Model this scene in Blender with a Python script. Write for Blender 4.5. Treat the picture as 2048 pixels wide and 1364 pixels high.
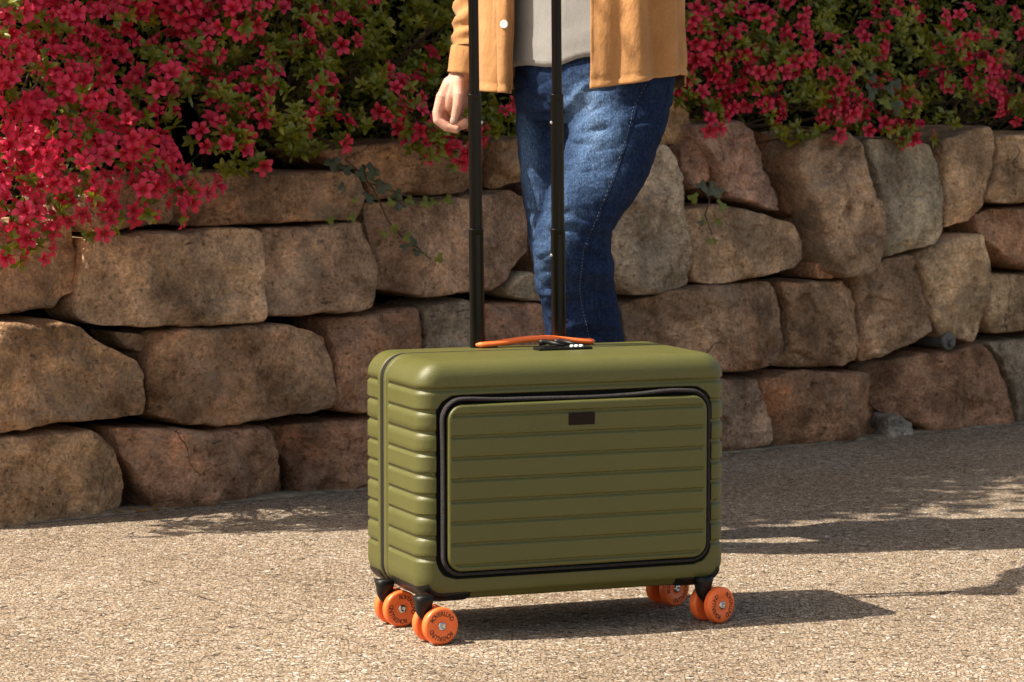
import bpy, bmesh, math, random
from mathutils import Vector, Matrix, noise
from mathutils.bvhtree import BVHTree
random.seed(7)
for o in list(bpy.data.objects): bpy.data.objects.remove(o)
SC = bpy.context.scene
COL = SC.collection
# ------------------------------------------------------------------ camera
F, HC, HOR = 6000.0, 0.90, 184.0            # focal length (px of a 2048 wide frame), eye height, horizon row
TH = math.atan((682 - HOR) / F)
cam_d = bpy.data.cameras.new('camera'); cam = bpy.data.objects.new('camera', cam_d); COL.objects.link(cam)
cam.location = (0, 0, HC); cam.rotation_euler = (math.pi / 2 - TH, 0, 0)
cam_d.sensor_width = 36; cam_d.sensor_fit = 'HORIZONTAL'; cam_d.lens = 36 * F / 2048
cam_d.clip_start = .05; cam_d.clip_end = 500
cam_d.dof.use_dof = True; cam_d.dof.focus_distance = 5.0; cam_d.dof.aperture_fstop = 16.0
SC.camera = cam
# ------------------------------------------------------------------ light
SUN_EL = math.radians(53.7); SUN_TX, SUN_TY = .974, .225         # horizontal travel of the sunlight
w = bpy.data.worlds.new('World'); SC.world = w; w.use_nodes = True
nt = w.node_tree; sky = nt.nodes.new('ShaderNodeTexSky'); sky.sky_type = 'NISHITA'; sky.sun_disc = False
sky.sun_elevation = SUN_EL; sky.sun_rotation = math.atan2(-SUN_TX, -SUN_TY)
bg = nt.nodes['Background']; bg.inputs['Strength'].default_value = .115; sky.ozone_density = .4; sky.dust_density = 2.5; sky.air_density = .9
wb = nt.nodes.new('ShaderNodeMix'); wb.data_type = 'RGBA'; wb.blend_type = 'MULTIPLY'; wb.inputs[0].default_value = 1      # warm white balance of the photograph
wb.inputs[7].default_value = (1.14, 1.0, .80, 1); nt.links.new(sky.outputs[0], wb.inputs[6]); nt.links.new(wb.outputs[2], bg.inputs[0])
sl = bpy.data.lights.new('sun', 'SUN'); sl.energy = 5.0; sl.angle = math.radians(.55); sl.color = (1, .905, .765)
so = bpy.data.objects.new('sun', sl); COL.objects.link(so)
T = Vector((SUN_TX * math.cos(SUN_EL), SUN_TY * math.cos(SUN_EL), -math.sin(SUN_EL))).normalized()
so.rotation_euler = T.to_track_quat('-Z', 'Y').to_euler(); so.location = (-4, 4, 8)
SC.view_settings.view_transform = 'Standard'; SC.view_settings.look = 'None'
SC.view_settings.exposure = 0.82; SC.view_settings.gamma = 1
SC.render.engine = 'CYCLES'
# ------------------------------------------------------------------ pixel helpers (2048 x 1364 photo pixels)
CAMP = Vector((0, 0, HC))
def ray(px, py):
    u = (px - 1024) / F; v = -(py - 682) / F
    return Vector((u, math.cos(TH) + v * math.sin(TH), -math.sin(TH) + v * math.cos(TH)))
def on_plane(px, py, p, n):
    d = ray(px, py); t = (Vector(p) - CAMP).dot(n) / d.dot(n); return CAMP + d * t
def ground(px, py, z=0): return on_plane(px, py, (0, 0, z), Vector((0, 0, 1)))
def atY(px, py, Y): return on_plane(px, py, (0, Y, 0), Vector((0, 1, 0)))
def to_px(p):
    p = Vector(p) - CAMP
    fw = p.y * math.cos(TH) - p.z * math.sin(TH); up = p.y * math.sin(TH) + p.z * math.cos(TH)
    return 1024 + F * p.x / fw, 682 - F * up / fw
# ------------------------------------------------------------------ material helpers
class NB:
    def __init__(s, name):
        s.m = bpy.data.materials.new(name); s.m.use_nodes = True; s.t = s.m.node_tree
        s.b = s.t.nodes['Principled BSDF']; s.out = s.t.nodes['Material Output']
    def n(s, typ, ins=None, **kw):
        nd = s.t.nodes.new('ShaderNode' + typ)
        for k, v in kw.items(): setattr(nd, k, v)
        for k, v in (ins or {}).items(): s.set(nd.inputs[k], v)
        return nd
    def set(s, sock, v):
        if isinstance(v, bpy.types.NodeSocket): s.t.links.new(v, sock)
        elif isinstance(v, (tuple, list)) and len(v) == 3 and sock.type == 'RGBA': sock.default_value = (*v, 1)
        else: sock.default_value = v
    def p(s, **kw):
        for k, v in kw.items(): s.set(s.b.inputs[k.replace('_', ' ')], v)
        return s
    def coord(s, kind='Object'): return s.n('TexCoord').outputs[kind]
    def mapping(s, vec, scale=(1, 1, 1), rot=(0, 0, 0), loc=(0, 0, 0)):
        return s.n('Mapping', {'Vector': vec, 'Scale': scale, 'Rotation': rot, 'Location': loc}).outputs[0]
    def noise(s, vec, scale, detail=4, rough=.55, out='Fac'):
        return s.n('TexNoise', {'Vector': vec, 'Scale': scale, 'Detail': detail, 'Roughness': rough}).outputs[out]
    def ramp(s, fac, stops, interp='LINEAR'):
        r = s.n('ValToRGB', {'Fac': fac}); e = r.color_ramp.elements; r.color_ramp.interpolation = interp
        while len(e) < len(stops): e.new(.5)
        for i, (p, c) in enumerate(stops):
            e[i].position = p; e[i].color = (*c, 1) if len(c) == 3 else c
        return r.outputs['Color']
    def fr(s, fac, a, b):
        return s.n('MapRange', {'Value': fac, 'From Min': a, 'From Max': b}).outputs[0]
    def mix(s, fac, a, b, blend='MIX'):
        m = s.n('Mix', data_type='RGBA', blend_type=blend)
        s.set(m.inputs[0], fac); s.set(m.inputs[6], a); s.set(m.inputs[7], b); return m.outputs[2]
    def math(s, op, a, b=0.0, c=0.0):
        m = s.n('Math', operation=op); s.set(m.inputs[0], a); s.set(m.inputs[1], b); s.set(m.inputs[2], c); return m.outputs[0]
    def bump(s, h, strength=.5, dist=.01, normal=None):
        b = s.n('Bump', {'Height': h, 'Strength': strength, 'Distance': dist})
        if normal is not None: s.set(b.inputs['Normal'], normal)
        return b.outputs[0]
def plain(name, col, rough=.5, metal=0, var=.15, vscale=60, bumpd=0, bscale=400, spec=.5):
    b = NB(name); c = b.coord(); nz = b.noise(c, vscale, 4)
    dark = tuple(x * (1 - var) for x in col); lite = tuple(min(1, x * (1 + var)) for x in col)
    b.p(Base_Color=b.ramp(nz, [(.3, dark), (.7, lite)]), Roughness=rough, Metallic=metal)
    b.b.inputs['Specular IOR Level'].default_value = spec
    if bumpd: b.p(Normal=b.bump(b.noise(c, bscale, 2), .5, bumpd))
    return b.m
M = {}
def m_ground():
    b = NB('exposed aggregate concrete'); c = b.coord()
    wv = b.n('TexNoise', {'Vector': c, 'Scale': 40.0, 'Detail': 2.0}).outputs['Color']
    wc = b.n('VectorMath', {0: wv, 1: (.5, .5, .5)}, operation='SUBTRACT').outputs[0]
    wc2 = b.n('VectorMath', {0: wc, 'Scale': .012}, operation='SCALE').outputs[0]
    cc = b.n('VectorMath', {0: c, 1: wc2}, operation='ADD').outputs[0]
    v1 = b.n('TexVoronoi', {'Vector': cc, 'Scale': 128.0}, voronoi_dimensions='2D')
    v2 = b.n('TexVoronoi', {'Vector': cc, 'Scale': 300.0}, voronoi_dimensions='2D')
    e1 = b.n('TexVoronoi', {'Vector': cc, 'Scale': 128.0}, voronoi_dimensions='2D', feature='DISTANCE_TO_EDGE')
    r1 = b.n('SeparateColor', {0: v1.outputs['Color']}).outputs[0]
    r2 = b.n('SeparateColor', {0: v2.outputs['Color']}).outputs[1]
    stops = [(0, (.06, .050, .042)), (.06, (.14, .112, .085)), (.16, (.28, .215, .150)), (.34, (.39, .31, .225)), (.54, (.45, .365, .27)), (.70, (.52, .435, .335)), (.82, (.40, .275, .165)), (.86, (.60, .53, .44)), (.94, (.74, .70, .64)), (1, (.22, .195, .17))]
    a = b.ramp(r1, stops, 'CONSTANT'); d = b.ramp(r2, stops, 'CONSTANT')
    sel = b.fr(b.noise(c, 60, 2), .42, .58)
    col = b.mix(sel, a, d)
    edge = b.fr(e1.outputs['Distance'], .0, .12)
    col = b.mix(b.math('MULTIPLY', b.math('SUBTRACT', 1.0, edge), .72), col, (.12, .09, .065))
    stain = b.noise(c, 1.7, 5, .6)
    col = b.mix(b.fr(stain, .35, .75), col, b.mix(1.0, col, (.76, .735, .70), 'MULTIPLY'))
    fine = b.noise(c, 420, 2)
    col = b.mix(.5, col, b.mix(1.0, col, b.ramp(fine, [(.3, (.6, .6, .6)), (.7, (1.3, 1.3, 1.3))]), 'MULTIPLY'))
    col = b.mix(1.0, col, (.92, .895, .88), 'MULTIPLY')
    hgt = b.math('ADD', b.math('MULTIPLY', edge, .7), b.math('MULTIPLY', r1, .6))
    b.p(Base_Color=col, Roughness=.8, Normal=b.bump(hgt, .9, .004)); b.b.inputs['Specular IOR Level'].default_value = .12
    return b.m
def m_stone():
    b = NB('wall stone'); c = b.coord(); oi = b.n('ObjectInfo')
    off = b.n('VectorMath', {0: c, 1: b.n('CombineXYZ', {0: b.math('MULTIPLY', oi.outputs['Random'], 37.0), 1: b.math('MULTIPLY', oi.outputs['Random'], 11.0)}).outputs[0]}, operation='ADD').outputs[0]
    n1 = b.noise(off, 5, 6, .6); n2 = b.noise(off, 22, 6, .65); n3 = b.noise(off, 130, 4, .7)
    col = b.mix(1.0, oi.outputs['Color'], b.ramp(n1, [(.30, (.33, .30, .28)), (.5, (.95, .94, .93)), (.70, (1.8, 1.7, 1.6))]), 'MULTIPLY')
    col = b.mix(1.0, col, b.ramp(n2, [(.25, (.45, .43, .42)), (.52, (1, 1, 1)), (.78, (1.5, 1.46, 1.4))]), 'MULTIPLY')
    col = b.mix(1.0, col, b.ramp(n3, [(.3, (.55, .53, .51)), (.7, (1.42, 1.42, 1.42))]), 'MULTIPLY')
    rust = b.fr(b.noise(off, 3.1, 5, .7), .56, .70)
    col = b.mix(b.math('MULTIPLY', rust, .6), col, b.mix(1.0, col, (1.28, .86, .62), 'MULTIPLY'))
    grey = b.fr(b.noise(b.mapping(off, loc=(9, 4, 2)), 4.3, 5, .7), .55, .68)
    col = b.mix(b.math('MULTIPLY', grey, .5), col, (.33, .275, .21))
    lich = b.fr(b.noise(b.mapping(off, loc=(3, 8, 5)), 45, 5, .8), .64, .70)
    lmask = b.fr(b.noise(off, 2.3, 2), .5, .62)
    col = b.mix(b.math('MULTIPLY', b.math('MULTIPLY', lich, lmask), .75), col, (.45, .39, .29))
    dk = b.fr(b.noise(b.mapping(off, loc=(1, 2, 7)), 9, 6, .75), .60, .74)
    col = b.mix(b.math('MULTIPLY', dk, .6), col, (.05, .042, .036))
    ms = b.n('TexVoronoi', {'Vector': b.n('VectorMath', {0: off, 1: b.n('VectorMath', {0: b.n('TexNoise', {'Vector': off, 'Scale': 6.0, 'Detail': 4.0}).outputs['Color'], 'Scale': .25}, operation='SCALE').outputs[0]}, operation='ADD').outputs[0], 'Scale': 3.2}, feature='DISTANCE_TO_EDGE').outputs['Distance']
    crk = b.math('MULTIPLY', b.math('SUBTRACT', 1.0, b.fr(ms, .0, .007)), b.fr(b.noise(off, 2.6, 3), .56, .66))
    col = b.mix(b.math('MULTIPLY', crk, .7), col, (.035, .028, .022))
    strat = b.noise(b.mapping(off, scale=(6, 6, 55)), 1.0, 3, .6)
    h = b.math('ADD', b.math('MULTIPLY', n2, .5), b.math('ADD', b.math('MULTIPLY', n3, .28), b.math('MULTIPLY', strat, .22)))
    h = b.math('SUBTRACT', h, b.math('MULTIPLY', crk, .5))
    pit = b.fr(b.noise(off, 75, 3, .6), .62, .72); h = b.math('SUBTRACT', h, b.math('MULTIPLY', pit, .22)); col = b.mix(b.math('MULTIPLY', pit, .35), col, (.06, .045, .035))
    b.p(Base_Color=col, Roughness=.82, Normal=b.bump(h, 1.0, .024)); b.b.inputs['Specular IOR Level'].default_value = .06
    return b.m
def m_petal():
    b = NB('azalea petal'); c = b.coord(); oi = b.n('ObjectInfo'); g = b.n('NewGeometry')
    rnd = b.noise(b.n('VectorMath', {0: g.outputs['Position']}, operation='ADD').outputs[0], 14, 2)
    col = b.ramp(b.math('ADD', b.math('MULTIPLY', oi.outputs['Random'], .5), b.math('MULTIPLY', rnd, .5)), [(.12, (.42, .002, .030)), (.5, (.74, .007, .066)), (.88, (.86, .045, .14))])
    at = b.n('Attribute', attribute_name='tip').outputs['Fac']
    col = b.mix(b.math('MULTIPLY', at, .34), col, (.88, .13, .20)); col = b.mix(b.fr(at, .35, 0.0), col, (.42, .004, .02))
    b.p(Base_Color=col, Roughness=.45)
    tr = b.n('BsdfTranslucent', {'Color': col}); mx = b.n('MixShader', {0: .38, 1: b.b.outputs[0], 2: tr.outputs[0]})
    b.t.links.new(mx.outputs[0], b.out.inputs[0]); return b.m
def m_leaf(name, lo, mid, hi, rough=.36):
    b = NB(name); g = b.n('NewGeometry'); oi = b.n('ObjectInfo')
    n = b.noise(g.outputs['Position'], 11, 3); n2 = b.noise(g.outputs['Position'], 60, 2)
    f = b.math('ADD', b.math('MULTIPLY', n, .6), b.math('MULTIPLY', n2, .4))
    col = b.ramp(f, [(.3, lo), (.5, mid), (.68, hi)])
    b.p(Base_Color=col, Roughness=rough)
    tr = b.n('BsdfTranslucent', {'Color': b.mix(1.0, col, (1.2, 1.1, .5), 'MULTIPLY')}); mx = b.n('MixShader', {0: .3, 1: b.b.outputs[0], 2: tr.outputs[0]})
    b.t.links.new(mx.outputs[0], b.out.inputs[0]); return b.m
def m_shell():
    b = NB('olive hard shell'); c = b.coord()
    n = b.noise(c, 4, 3); f = b.noise(c, 900, 2); f2 = b.noise(c, 320, 2)
    b.p(Base_Color=b.ramp(n, [(.3, (.090, .090, .021)), (.7, (.103, .102, .025))]), Roughness=b.ramp(b.noise(c, 30, 4), [(.3, (.38,) * 3), (.7, (.46,) * 3)]),
        Normal=b.bump(b.math('ADD', f, f2), .55, .0008)); return b.m
def m_denim():
    b = NB('blue denim'); c = b.coord()
    tw = b.n('TexWave', {'Vector': b.mapping(c, rot=(0, .75, 0)), 'Scale': 170.0, 'Distortion': 2.0, 'Detail': 2.0}).outputs['Fac']
    grain = b.noise(b.mapping(c, scale=(1, 1, .3)), 520, 3, .7); slub = b.noise(b.mapping(c, scale=(1, 1, .12)), 180, 3, .6)
    big = b.noise(c, 6, 5, .6)
    at = b.n('Attribute', attribute_name='fade_lit').outputs['Fac']
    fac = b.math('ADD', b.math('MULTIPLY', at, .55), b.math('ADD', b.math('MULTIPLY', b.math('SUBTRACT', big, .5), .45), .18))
    col = b.ramp(fac, [(0, (.004, .007, .026)), (.3, (.013, .027, .072)), (.65, (.066, .122, .24)), (1, (.165, .25, .385))])  # indigo to worn blue; shaded and sunlit sides are coloured in too
    col = b.mix(1.0, col, b.ramp(grain, [(.30, (.35, .37, .42)), (.5, (1, 1, 1)), (.70, (2.4, 2.2, 1.95))]), 'MULTIPLY')
    col = b.mix(1.0, col, b.ramp(slub, [(.3, (.74, .74, .76)), (.7, (1.3, 1.28, 1.24))]), 'MULTIPLY')
    h = b.math('ADD', b.math('MULTIPLY', tw, .3), grain)
    wr = b.noise(b.mapping(c, scale=(1, 1, 1.7)), 26, 3, .5)
    nm = b.bump(wr, .5, .012)
    b.p(Base_Color=col, Roughness=.85, Normal=b.bump(h, .6, .0018, nm)); b.b.inputs['Specular IOR Level'].default_value = .08
    return b.m
def m_cloth(name, col, weave, wr_scale, wr_d, var=.2, sheen=.2):
    b = NB(name); c = b.coord(); n = b.noise(c, 14, 5, .6); g = b.noise(b.mapping(c, scale=(1, 1, .35)), weave, 3, .7)
    lo = tuple(x * (1 - var) for x in col); hi = tuple(x * (1 + var) for x in col)
    k = b.ramp(n, [(.3, lo), (.7, hi)]); k = b.mix(1.0, k, b.ramp(g, [(.3, (.84, .83, .82)), (.7, (1.13, 1.13, 1.13))]), 'MULTIPLY')
    nm = b.bump(b.noise(b.mapping(c, scale=(1, 1, .55)), wr_scale, 4, .5), .6, wr_d)
    b.p(Base_Color=k, Roughness=.9, Normal=b.bump(g, .4, .001, nm)); b.b.inputs['Specular IOR Level'].default_value = .15
    b.b.inputs['Sheen Weight'].default_value = sheen; return b.m
def m_skin():
    b = NB('skin'); c = b.coord(); n = b.noise(c, 45, 4); f = b.noise(c, 700, 3)
    b.p(Base_Color=b.ramp(n, [(.3, (.60, .30, .215)), (.7, (.72, .42, .32))]), Roughness=.5, Normal=b.bump(f, .35, .0008))
    b.b.inputs['Subsurface Weight'].default_value = .15; b.b.inputs['Subsurface Radius'].default_value = (.01, .004, .002); b.b.inputs['Subsurface Scale'].default_value = .6
    return b.m
M['ground'] = m_ground(); M['stone'] = m_stone(); M['petal'] = m_petal(); M['shell'] = m_shell(); M['denim'] = m_denim(); M['skin'] = m_skin()
M['edging'] = plain('smooth concrete', (.22, .18, .13), .9, 0, .5, 25, .002, 300, .1)
M['soil'] = plain('shade-darkened soil', (.0060, .0048, .0036), 1.0, 0, .5, 20, 0, 40, 0)  # soil coloured near black, with the deep shade behind the leaves put in
M['leaf'] = m_leaf('azalea leaf', (.055, .085, .008), (.17, .19, .015), (.36, .32, .035))
M['ivy_dark'] = m_leaf('dark ivy leaf', (.035, .055, .025), (.07, .09, .045), (.15, .15, .09), .5)
M['ivy_light'] = m_leaf('young ivy leaf', (.10, .14, .015), (.17, .20, .02), (.26, .27, .04), .5)
M['tree_leaf'] = m_leaf('tree leaf', (.02, .04, .008), (.045, .07, .012), (.08, .10, .02))
M['dry'] = m_leaf('dry leaf', (.12, .06, .02), (.24, .14, .05), (.36, .26, .12), .8)
M['twig'] = plain('twig bark', (.10, .065, .04), .9, 0, .4, 90, .002, 200)
M['bark'] = plain('bark', (.09, .065, .045), .9, 0, .4, 30, .01, 40)
M['blackplastic'] = plain('black plastic', (.006, .0056, .0054), .45, 0, .2, 60, .0003, 900, .3)
M['blackfabric'] = plain('black fabric', (.010, .0095, .010), .9, 0, .3, 200, .0006, 900)
M['tape'] = plain('grey zipper tape', (.016, .015, .0155), .85, 0, .5, 500, .0012, 800, .2)
M['pole'] = plain('black anodised tube', (.005, .0048, .0046), .34, .0, .2, 40, 0, 400, .3)
M['orange'] = plain('orange urethane', (.95, .175, .038), .36, 0, .06, 20, .0002, 900)
M['ink'] = plain('black print', (.045, .018, .010), .6, 0, .2, 300)
M['steel'] = plain('polished steel', (.62, .61, .60), .22, 1, .1, 100)
M['leather'] = plain('dark leather patch', (.013, .0055, .0035), .6, 0, .4, 220, .0006, 500, .2)
M['pocket_tape'] = plain('woven zipper tape', (.034, .031, .032), .9, 0, .7, 420, .0015, 700, .2)
M['tan'] = m_cloth('tan brushed cotton', (.45, .232, .094), 620, 13, .03, .14, .12)
M['tee'] = m_cloth('grey jersey', (.27, .264, .258), 800, 9, .016, .06, .2)
M['thread'] = plain('tan thread', (.50, .33, .16), .8); M['thread_pale'] = plain('pale seam thread', (.10, .11, .135), .8, 0, .6, 600)
M['button'] = plain('white button', (.72, .71, .72), .3); M['nail'] = plain('finger nail', (.66, .42, .34), .3)
M['hair'] = plain('brown hair', (.05, .03, .018), .6, 0, .4, 120, .004, 150); M['shoe'] = plain('brown leather shoe', (.10, .05, .025), .45)
M['sole'] = plain('rubber sole', (.45, .42, .38), .8); M['eye'] = plain('eye', (.25, .2, .17), .2); M['white'] = plain('white print', (.75, .75, .75), .5)
M['pipe'] = plain('weathered grey pipe', (.12, .115, .105), .6, .2, .3, 60, .001, 200)
# ------------------------------------------------------------------ object helpers
def mesh(name, verts, faces, mat, parent=None, smooth=True, label=None, cat=None, group=None, kind=None):
    me = bpy.data.meshes.new(name); me.from_pydata([tuple(v) for v in verts], [], faces); me.update()
    if smooth: me.polygons.foreach_set('use_smooth', [True] * len(me.polygons))
    return obj(name, me, mat, parent, label, cat, group, kind)
def obj(name, me, mat=None, parent=None, label=None, cat=None, group=None, kind=None):
    o = bpy.data.objects.new(name, me); COL.objects.link(o)
    if mat and not me.materials: me.materials.append(mat)
    if parent: o.parent = parent; o.matrix_parent_inverse = parent.matrix_world.inverted() if False else Matrix()
    tag(o, label, cat, group, kind); return o
def tag(o, label=None, cat=None, group=None, kind=None):
    if label: o['label'] = label
    if cat: o['category'] = cat
    if group: o['group'] = group
    if kind: o['kind'] = kind
def thing(name, label, cat, loc=(0, 0, 0), rotz=0, group=None):
    o = bpy.data.objects.new(name, None); COL.objects.link(o); o.location = loc; o.rotation_euler = (0, 0, rotz); o.empty_display_size = .1
    tag(o, label, cat, group); return o
class MB:                                              # collects simple shapes, builds one mesh
    def __init__(s): s.v = []; s.f = []
    def add(s, v, f): o = len(s.v); s.v += [Vector(x) for x in v]; s.f += [tuple(i + o for i in q) for q in f]; return s
    def grid(s, rows, closed=False, cap=False):
        n = len(rows[0]); v = [p for r in rows for p in r]; f = []
        for i in range(len(rows) - 1):
            for j in range(n if closed else n - 1):
                k = (j + 1) % n; f.append((i * n + j, i * n + k, (i + 1) * n + k, (i + 1) * n + j))
        if cap: f.append(tuple(reversed(range(n)))); f.append(tuple((len(rows) - 1) * n + j for j in range(n)))
        return s.add(v, f)
    def tube(s, pts, rad, seg=8, cap=True, flat=1.0, up=None):
        pts = [Vector(p) for p in pts]; rows = []
        if not isinstance(rad, (list, tuple)): rad = [rad] * len(pts)
        a = None
        for i, p in enumerate(pts):
            t = (pts[min(i + 1, len(pts) - 1)] - pts[max(i - 1, 0)]).normalized()
            if a is None: a = Vector(up) if up else (Vector((0, 0, 1)) if abs(t.z) < .9 else Vector((1, 0, 0)))
            a = (a - t * a.dot(t)).normalized(); b = t.cross(a)
            rows.append([p + a * (math.cos(q) * rad[i] * flat) + b * (math.sin(q) * rad[i]) for q in [2 * math.pi * k / seg for k in range(seg)]])
        return s.grid(rows, True, cap)
    def sphere(s, c, r, seg=12, rings=8, sc=(1, 1, 1), rot=None):
        c = Vector(c); rows = []
        for i in range(1, rings):
            th = math.pi * i / rings
            row = []
            for k in range(seg):
                q = Vector((math.sin(th) * math.cos(2 * math.pi * k / seg) * sc[0], math.sin(th) * math.sin(2 * math.pi * k / seg) * sc[1], math.cos(th) * sc[2])) * r
                row.append(c + (rot @ q if rot else q))
            rows.append(row)
        o = len(s.v); s.grid(rows, True); top = Vector((0, 0, r * sc[2])); top = rot @ top if rot else top
        i0 = len(s.v); s.v += [c + top, c - top]; L = o + (rings - 2) * seg
        for k in range(seg):
            s.f.append((i0, o + k, o + (k + 1) % seg)); s.f.append((i0 + 1, L + (k + 1) % seg, L + k))
        return s
    def box(s, c, sz, rot=None):
        c = Vector(c); v = []
        for x in (-1, 1):
            for y in (-1, 1):
                for z in (-1, 1):
                    q = Vector((x * sz[0] / 2, y * sz[1] / 2, z * sz[2] / 2)); v.append(c + (rot @ q if rot else q))
        return s.add(v, [(0, 1, 3, 2), (4, 6, 7, 5), (0, 4, 5, 1), (2, 3, 7, 6), (0, 2, 6, 4), (1, 5, 7, 3)])
    def build(s, name, mat, parent=None, smooth=True, **kw):
        return mesh(name, s.v, s.f, mat, parent, smooth, **kw)
def bevel(o, wd=.002, seg=2, ang=40):
    m = o.modifiers.new('bevel', 'BEVEL'); m.width = wd; m.segments = seg; m.limit_method = 'ANGLE'; m.angle_limit = math.radians(ang); return o
def remeshed(mb, voxel, smooth=6, fac=.5):               # union of overlapping shapes into one continuous surface
    me = bpy.data.meshes.new('tmp'); me.from_pydata([tuple(v) for v in mb.v], [], mb.f); o = bpy.data.objects.new('tmp', me); COL.objects.link(o)
    r = o.modifiers.new('r', 'REMESH'); r.mode = 'VOXEL'; r.voxel_size = voxel
    if smooth: q = o.modifiers.new('s', 'SMOOTH'); q.factor = fac; q.iterations = smooth
    dg = bpy.context.evaluated_depsgraph_get(); dg.update()
    out = bpy.data.meshes.new_from_object(o.evaluated_get(dg)); bpy.data.objects.remove(o)
    out.polygons.foreach_set('use_smooth', [True] * len(out.polygons)); return out
def lerp(a, b, t): return a + (b - a) * t
def interp(tab, x):                                     # piecewise linear table [(x, a, b, ...)]
    if x <= tab[0][0]: return tab[0][1:]
    for p, q in zip(tab, tab[1:]):
        if x <= q[0]:
            t = (x - p[0]) / (q[0] - p[0]); t = t * t * (3 - 2 * t) * .5 + t * .5
            return tuple(lerp(a, b, t) for a, b in zip(p[1:], q[1:]))
    return tab[-1][1:]
def sm(a, b, x):
    t = max(0, min(1, (x - a) / (b - a))); return t * t * (3 - 2 * t)
# ------------------------------------------------------------------ wall frame
WA, WB = ground(0, 1050), ground(2048, 846)
WE = (WB - WA).normalized(); WN = Vector((WE.y, -WE.x, 0)); WLEN = (WB - WA).length
def wallpt(s, d, z): return WA + WE * s + WN * d + Vector((0, 0, z))
def wpx(px, py, d=0): return on_plane(px, py, WA + WN * d, WN)
def wsz(px, py, d=0):
    p = wpx(px, py, d) - WA; return p.dot(WE), p.z
# ------------------------------------------------------------------ ground
g = mesh('ground', [(-40, -20, 0), (40, -20, 0), (40, 60, 0), (-40, 60, 0)], [(0, 1, 2, 3)], M['ground'], None, False, kind='structure')
rows = []
for i in range(60):
    s = -1.4 + i * (WLEN + 2.6) / 59; j = noise.noise((s * 3, 0, 0)) * .008
    rows.append([wallpt(s, -.05, .006), wallpt(s, .016 + j * 1.6, .0045), wallpt(s, .021 + j * 1.6, .001)])
MB().grid(rows).build('concrete_edging', M['edging'], None, True, kind='structure')
# a tooled joint in the slab
ja, jb = ground(235, 1146), ground(760, 1300); jd = (jb - ja).normalized(); jn = Vector((-jd.y, jd.x, 0)); r0, r1 = [], []
for i in range(40):
    q = ja + jd * (i / 39 * (jb - ja).length); k = max(.0002, .0010 + .0030 * noise.noise((i * .31, 2, 0)))
    r0.append(q + jn * k + Vector((0, 0, .003))); r1.append(q - jn * k + Vector((0, 0, .003)))
MB().grid([r0, r1]).build('slab_joint', plain('joint grit', (.20, .155, .115), .95, 0, .6, 60, 0, 1, .0), None, False, kind='structure')
# earth bank behind the wall
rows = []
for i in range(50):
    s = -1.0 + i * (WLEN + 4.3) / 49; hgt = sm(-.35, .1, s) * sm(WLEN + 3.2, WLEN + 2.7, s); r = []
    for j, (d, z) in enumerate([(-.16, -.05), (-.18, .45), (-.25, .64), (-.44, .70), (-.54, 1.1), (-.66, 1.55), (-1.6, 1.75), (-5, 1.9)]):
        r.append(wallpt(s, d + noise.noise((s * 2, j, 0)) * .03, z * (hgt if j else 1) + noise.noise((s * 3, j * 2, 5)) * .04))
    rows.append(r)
MB().grid(rows).build('earth_bank', M['soil'], None, True, kind='structure')
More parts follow.
